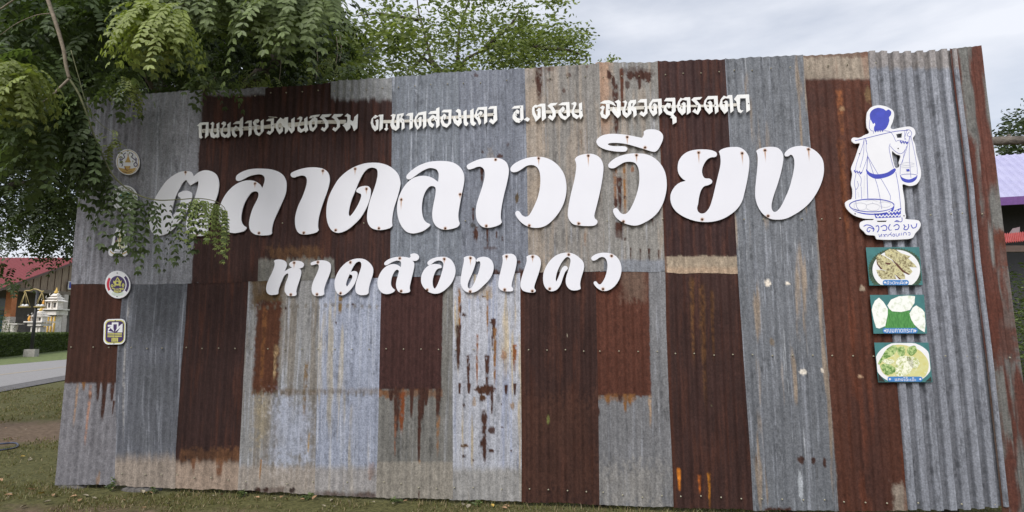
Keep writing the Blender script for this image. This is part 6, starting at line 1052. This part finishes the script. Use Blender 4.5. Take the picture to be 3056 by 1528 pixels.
# house
HS = 1.25; hv = lambda z: (z-EYE)*HS+EYE
hx = -33.7*HS; RY, RZ, EY, EZ, BY, BZ = 45.0*HS, hv(7.15), 37.4*HS, hv(4.08), 53*HS, hv(4.1)
t = thing('red_roofed_house', (hx-5, 45*HS, GZ), 'open sided house with a red tiled roof and timber gable across the road', 'house')
REDROOF = noisy('red_roof_sheet', (.17, .032, .036), (.23, .05, .055), 6, .8); FASC = flat('fascia_brown', (.10, .065, .05)); SLAT = noisy('timber_slats', (.16, .12, .09), (.42, .32, .23), 5, .8, stretch=(1, 9, .3)); DIM = noisy('shaded_wall', (.16, .145, .135), (.24, .215, .20), 2, .9)
m = MB(); nr = 60; x0, x1 = hx+.7, hx-22
for (ya, za, yb, zb2) in ((RY, RZ, EY, EZ), (RY, RZ, BY, BZ)):
    for k in range(nr):
        xa, xb = x0+(x1-x0)*k/nr, x0+(x1-x0)*(k+1)/nr; xm, xn = xa+(xb-xa)*.25, xa+(xb-xa)*.6
        for p_, q_, ha_, hb_ in ((xa, xm, 0, .07), (xm, xn, .07, .07), (xn, xb, .07, 0)): m.add([(p_, ya, za+ha_), (q_, ya, za+hb_), (q_, yb, zb2+hb_), (p_, yb, zb2+ha_)], [(0, 1, 2, 3)])
m.build('roof', REDROOF, t)
m = MB(); th = .22
for (ya, za, yb, zb2) in ((RY, RZ, EY, EZ), (RY, RZ, BY, BZ)): m.hexa([(hx+.55, ya, za-th), (hx+.68, ya, za-th), (hx+.68, yb, zb2-th), (hx+.55, yb, zb2-th), (hx+.55, ya, za-.005), (hx+.68, ya, za-.005), (hx+.68, yb, zb2-.005), (hx+.55, yb, zb2-.005)])
m.build('bargeboard', FASC, t)
m = MB()
for k in range(46):
    yy = EY+.6+k*(BY-EY-1)/46; zt = (RZ-(RY-yy)*(RZ-EZ)/(RY-EY) if yy < RY else RZ-(yy-RY)*(RZ-BZ)/(BY-RY))-.25
    if zt > hv(4.55): m.box((hx-.2+(.05 if k % 2 else 0), yy, (hv(4.5)+zt)/2), (.05, .36, zt-hv(4.5)))
m.build('gable_slats', SLAT, t)
MB().box((hx-.15, (EY+BY)/2, hv(4.38)), (.24, BY-EY-1.2, .3)).build('beam', WOOD, t)
ORP = noisy('orange_plaster', (.42, .15, .06), (.52, .20, .08), 4, .8); WBR = noisy('white_brick', (.50, .45, .40), (.60, .55, .50), 3, .85, stretch=(1, 1, 4), detail=2)
for yy, mt in ((39.6, ORP), (44.2, WBR), (51.5, ORP)):
    yy *= HS; a_ = MB().box((hx-.15, yy, hv(3.35)), (.52, .52, 2.3)).build('pillar', mt, t); MB().box((hx-.15, yy, 1.35), (.58, .58, 2.8)).build('pillar_base', WBR, t)
MB().box((hx-5.2, 45.2*HS, 2.7), (.2, 19, 5.4)).box((hx-15, 38.2*HS, 2.7), (19.4, .2, 5.4)).build('wall', DIM, t)
DOORT = flat('teal_door', (.03, .17, .26)); MB().box((hx-5.0, 43.0*HS, 1.5), (.1, 2.2, 3.1)).build('door', DOORT, t); MB().box((hx-5.0, 43.2*HS, 4.0), (.1, 2.6, 1.1)).build('window', flat('dim_pane', (.16, .18, .19), .2), t)
sp_ = at(204, 853, 44.9*HS); t2 = MB().box((hx+.06, 44.9*HS, sp_.z), (.05, 1.5, .78)); o = t2.build('hanging_sign', flat('white_sign', (.7, .7, .7)), None, (hx+.06, 44.9*HS, sp_.z)); tag(o, 'small blue and white sign fixed on the beam of the red roofed house', 'sign')
MB().box((hx+.095, 44.9*HS, sp_.z+.03), (.02, 1.32, .56)).build('blue_panel', flat('sign_blue', (.03, .06, .38)), o, o.location)
# shrubs left of the house and trees beyond it
def shrub(name, c0, rx, ry, rz, n, ll, ca, cb, label, cat='shrub', group=None, stemr=.04):
    t = thing(name, (c0[0], c0[1], GZ), label, cat, group); MB().tube([(c0[0], c0[1], GZ-.05), (c0[0]+.03, c0[1], max(min(.15, c0[2]*.6), c0[2]*.5)), (c0[0], c0[1], c0[2])], [stemr*1.4, stemr, stemr*.6], 8).build('trunk', BARK, t)
    per = 18; k = n//per; cc = RNG.normal(0, 1, (k, 3)); cc = norm(cc)*RNG.uniform(.25, 1, (k, 1))**.5*np.array([rx, ry, rz]); P = np.repeat(cc, per, 0)+RNG.normal(0, .13*max(rx, rz), (k*per, 3))+np.array(c0); P[:, 2] = np.maximum(P[:, 2], GZ+.02)
    foliage('foliage', [simple(P, outward(len(P), -.1), RNG.uniform(ll*.7, ll*1.2, len(P)), mixc(len(P), ca, cb)*(.7+.6*np.repeat(RNG.random((k, 1)), per, 0)))], t); return t
q = at(-5, 930, 46); shrub('shrub', (q.x, q.y, 1.6), 1.0, 1.0, 1.7, 2400, .13, DG, LG, 'dark leafy shrub beside the orange pillar of the house')
# trees at the back, so that the horizon is closed behind the houses
for px, d, h, lab in ((-160, 70, 4.5, 'round dark tree far behind the red roofed house, leftmost'), (70, 78, 4.2, 'round dark tree far behind the ridge of the red roof'), (3150, 40, 3.6, 'round dark tree far behind the purple roof'), (2890, 60, 4.0, 'round dark tree hidden far behind the wall near its right end')):
    q = at(px, 900, d); shrub('far_tree', (q.x, q.y, h), d*.055, d*.055, h*.8, 3600, .3, DG, LG*.9, lab, 'tree', 'trees far behind the houses', .2)

# ------------------------------------------------------------------ right: purple roof, red roof, pine, bush
PURP = noisy('lilac_roof_sheet', (.36, .35, .52), (.43, .42, .58), 3, .45); PFAS = flat('purple_fascia', (.13, .05, .20))
E0, R0 = at(3000, 592, 14.0), at(2880, 472, 16.0); rv = Vector((2, -.6, 0)).normalized(); t = thing('purple_roofed_shelter', (E0.x+2, E0.y+2, GZ), 'open shelter with a pale purple ribbed metal roof and purple fascia', 'shelter')
m = MB(); nrb = 56
for k in range(nrb):
    a0, a1 = -3.2+k*.18, -3.2+(k+1)*.18; b0, b1 = a0+.05, a0+.10
    for p_, q_, h0, h1 in ((a0, b0, 0, .035), (b0, b1, .035, 0), (b1, a1, 0, 0)): m.add([E0+rv*p_+Z*h0, E0+rv*q_+Z*h1, R0+rv*q_+Z*h1, R0+rv*p_+Z*h0], [(0, 1, 2, 3)])
m.build('roof', PURP, t)
bk = R0+(R0-E0); bk.z = E0.z; m = MB(); m.add([R0+rv*-3.2-Z*.01, R0+rv*6.9-Z*.01, bk+rv*6.9, bk+rv*-3.2], [(0, 1, 2, 3)]); m.build('rear_roof', PURP, t)
m = MB(); a_, b_ = E0+rv*-3.2, E0+rv*6.9; nn = Vector((rv.y, -rv.x, 0)); m.hexa([a_-Z*.17+nn*.02, b_-Z*.17+nn*.02, b_-Z*.17-nn*.03, a_-Z*.17-nn*.03, a_+Z*.03+nn*.02, b_+Z*.03+nn*.02, b_+Z*.03-nn*.03, a_+Z*.03-nn*.03]); m.build('fascia', PFAS, t)
for s_ in (-2.8, .6, 4.0): a_ = E0+rv*s_-nn*.3; MB().box((a_.x, a_.y, (E0.z+GZ)/2), (.14, .14, E0.z-GZ-.1)).build('post', FASC, t)
a_ = R0+rv*1.85; MB().box((a_.x, a_.y, (R0.z+GZ)/2-.06), (10.2, .15, R0.z-GZ-.1), math.atan2(rv.y, rv.x)).build('shade_wall', flat('shelter_shade_wall', (.05, .05, .055)), t)  # dark wall added at the ridge, standing in for shade under the roof
# small red roof in front of it
t = thing('red_roofed_stall', at(3060, 990, 11).xy.to_3d()+Z*GZ, 'small stall roof of red corrugated sheets under the purple roofed shelter', 'stall')
m = MB(); A0, A1, B0, B1 = at(2985, 728, 11), at(3130, 716, 11), at(2990, 700, 12.2), at(3135, 688, 12.2); n_ = 22
for k in range(n_):
    f0, f1 = k/n_, (k+1)/n_; fm = (f0+f1)/2; u_ = lambda f: A0.lerp(A1, f); v_ = lambda f: B0.lerp(B1, f); m.add([u_(f0), u_(fm)+Z*.035, v_(fm)+Z*.035, v_(f0)], [(0, 1, 2, 3)]); m.add([u_(fm)+Z*.035, u_(f1), v_(f1), v_(fm)+Z*.035], [(0, 1, 2, 3)])
m.build('roof', noisy('red_sheet', (.42, .08, .07), (.55, .13, .11), 8, .5), t)
m = MB(); m.add([at(2998, 715, 12.3), at(3042, 705, 12.3), at(3044, 677, 12.3), at(3022, 682, 12.3)], [(0, 1, 2, 3)]); m.add([at(2998, 715, 12.34), at(3042, 705, 12.34), at(3044, 677, 12.34), at(3022, 682, 12.34)], [(3, 2, 1, 0)]); m.build('gable_panel', noisy('pinkish_panel', (.22, .17, .18), (.30, .23, .24), 5, .8), t)
a_ = A0.lerp(A1, .5)-Z*.12; MB().box((a_.x, a_.y+.1, a_.z), (2.0, .1, .12)).build('beam', FASC, t)
for f in (.1, .9): a_ = A0.lerp(A1, f); MB().box((a_.x, a_.y+.15, (a_.z+GZ)/2), (.1, .1, a_.z-GZ)).build('post', FASC, t)
q = at(3085, 430, 24); T5 = thing('feathered_conifer', (q.x, q.y, GZ), 'dark feathery conifer behind the purple roof at the right edge', 'tree')
MB().tube([(q.x, q.y, GZ), (q.x, q.y, 5), (q.x, q.y, q.z+2)], [.2, .14, .05], 8).build('trunk', BARK, T5)
parts = []; adds([(3010,370),(3060,335),(3200,330),(3200,520),(2985,520),(2990,460),(3000,430)], 3600, 23, 25.5, DK*.8, MD*.9, .22, 12, .22); adds([(2990,395),(3010,380),(3012,470),(2980,475)], 260, 23, 24, DK*.8, MD, .2, 10, .15); adds([(3000,330),(3006,330),(3006,380),(2998,380)], 60, 23.5, 24, DK, MD, .14, 8, .06)
foliage('foliage', parts, T5)
for px, dd, hh in ((343, .05, .11), (470, .06, .06), (930, .05, .05), (1190, .05, .05), (1420, .06, .045), (735, .07, .05)):
    a_ = W(wall(px, 1470)[0], GZ, dd); shrub('weed', (a_.x, a_.y, GZ+hh*.6), .05, .035, hh*.5, 108, .028, DG*1.4, LG*1.3, 'small green weed sprouting against the foot of the iron wall', 'weed', 'weeds along the foot of the wall', .003)
q = gr(3040, 1190); shrub('bush', (q.x+.75, q.y+.4, 1.15), .9, .8, 1.15, 5200, .07, np.array([.07, .10, .03]), np.array([.24, .30, .08]), 'leafy green bush beyond the right end of the iron wall', 'bush')
q = at(3060, 790, 12); shrub('bush', (q.x+1, q.y, 1.8), 1.6, 1.0, 1.3, 4200, .10, DG*1.4, LG*1.4, 'taller dark bush under the red roofed stall at the right edge', 'bush')

for ob in COL.objects:
    if ob.parent is None and 'category' in ob and 'kind' not in ob: ob['kind'] = 'thing'
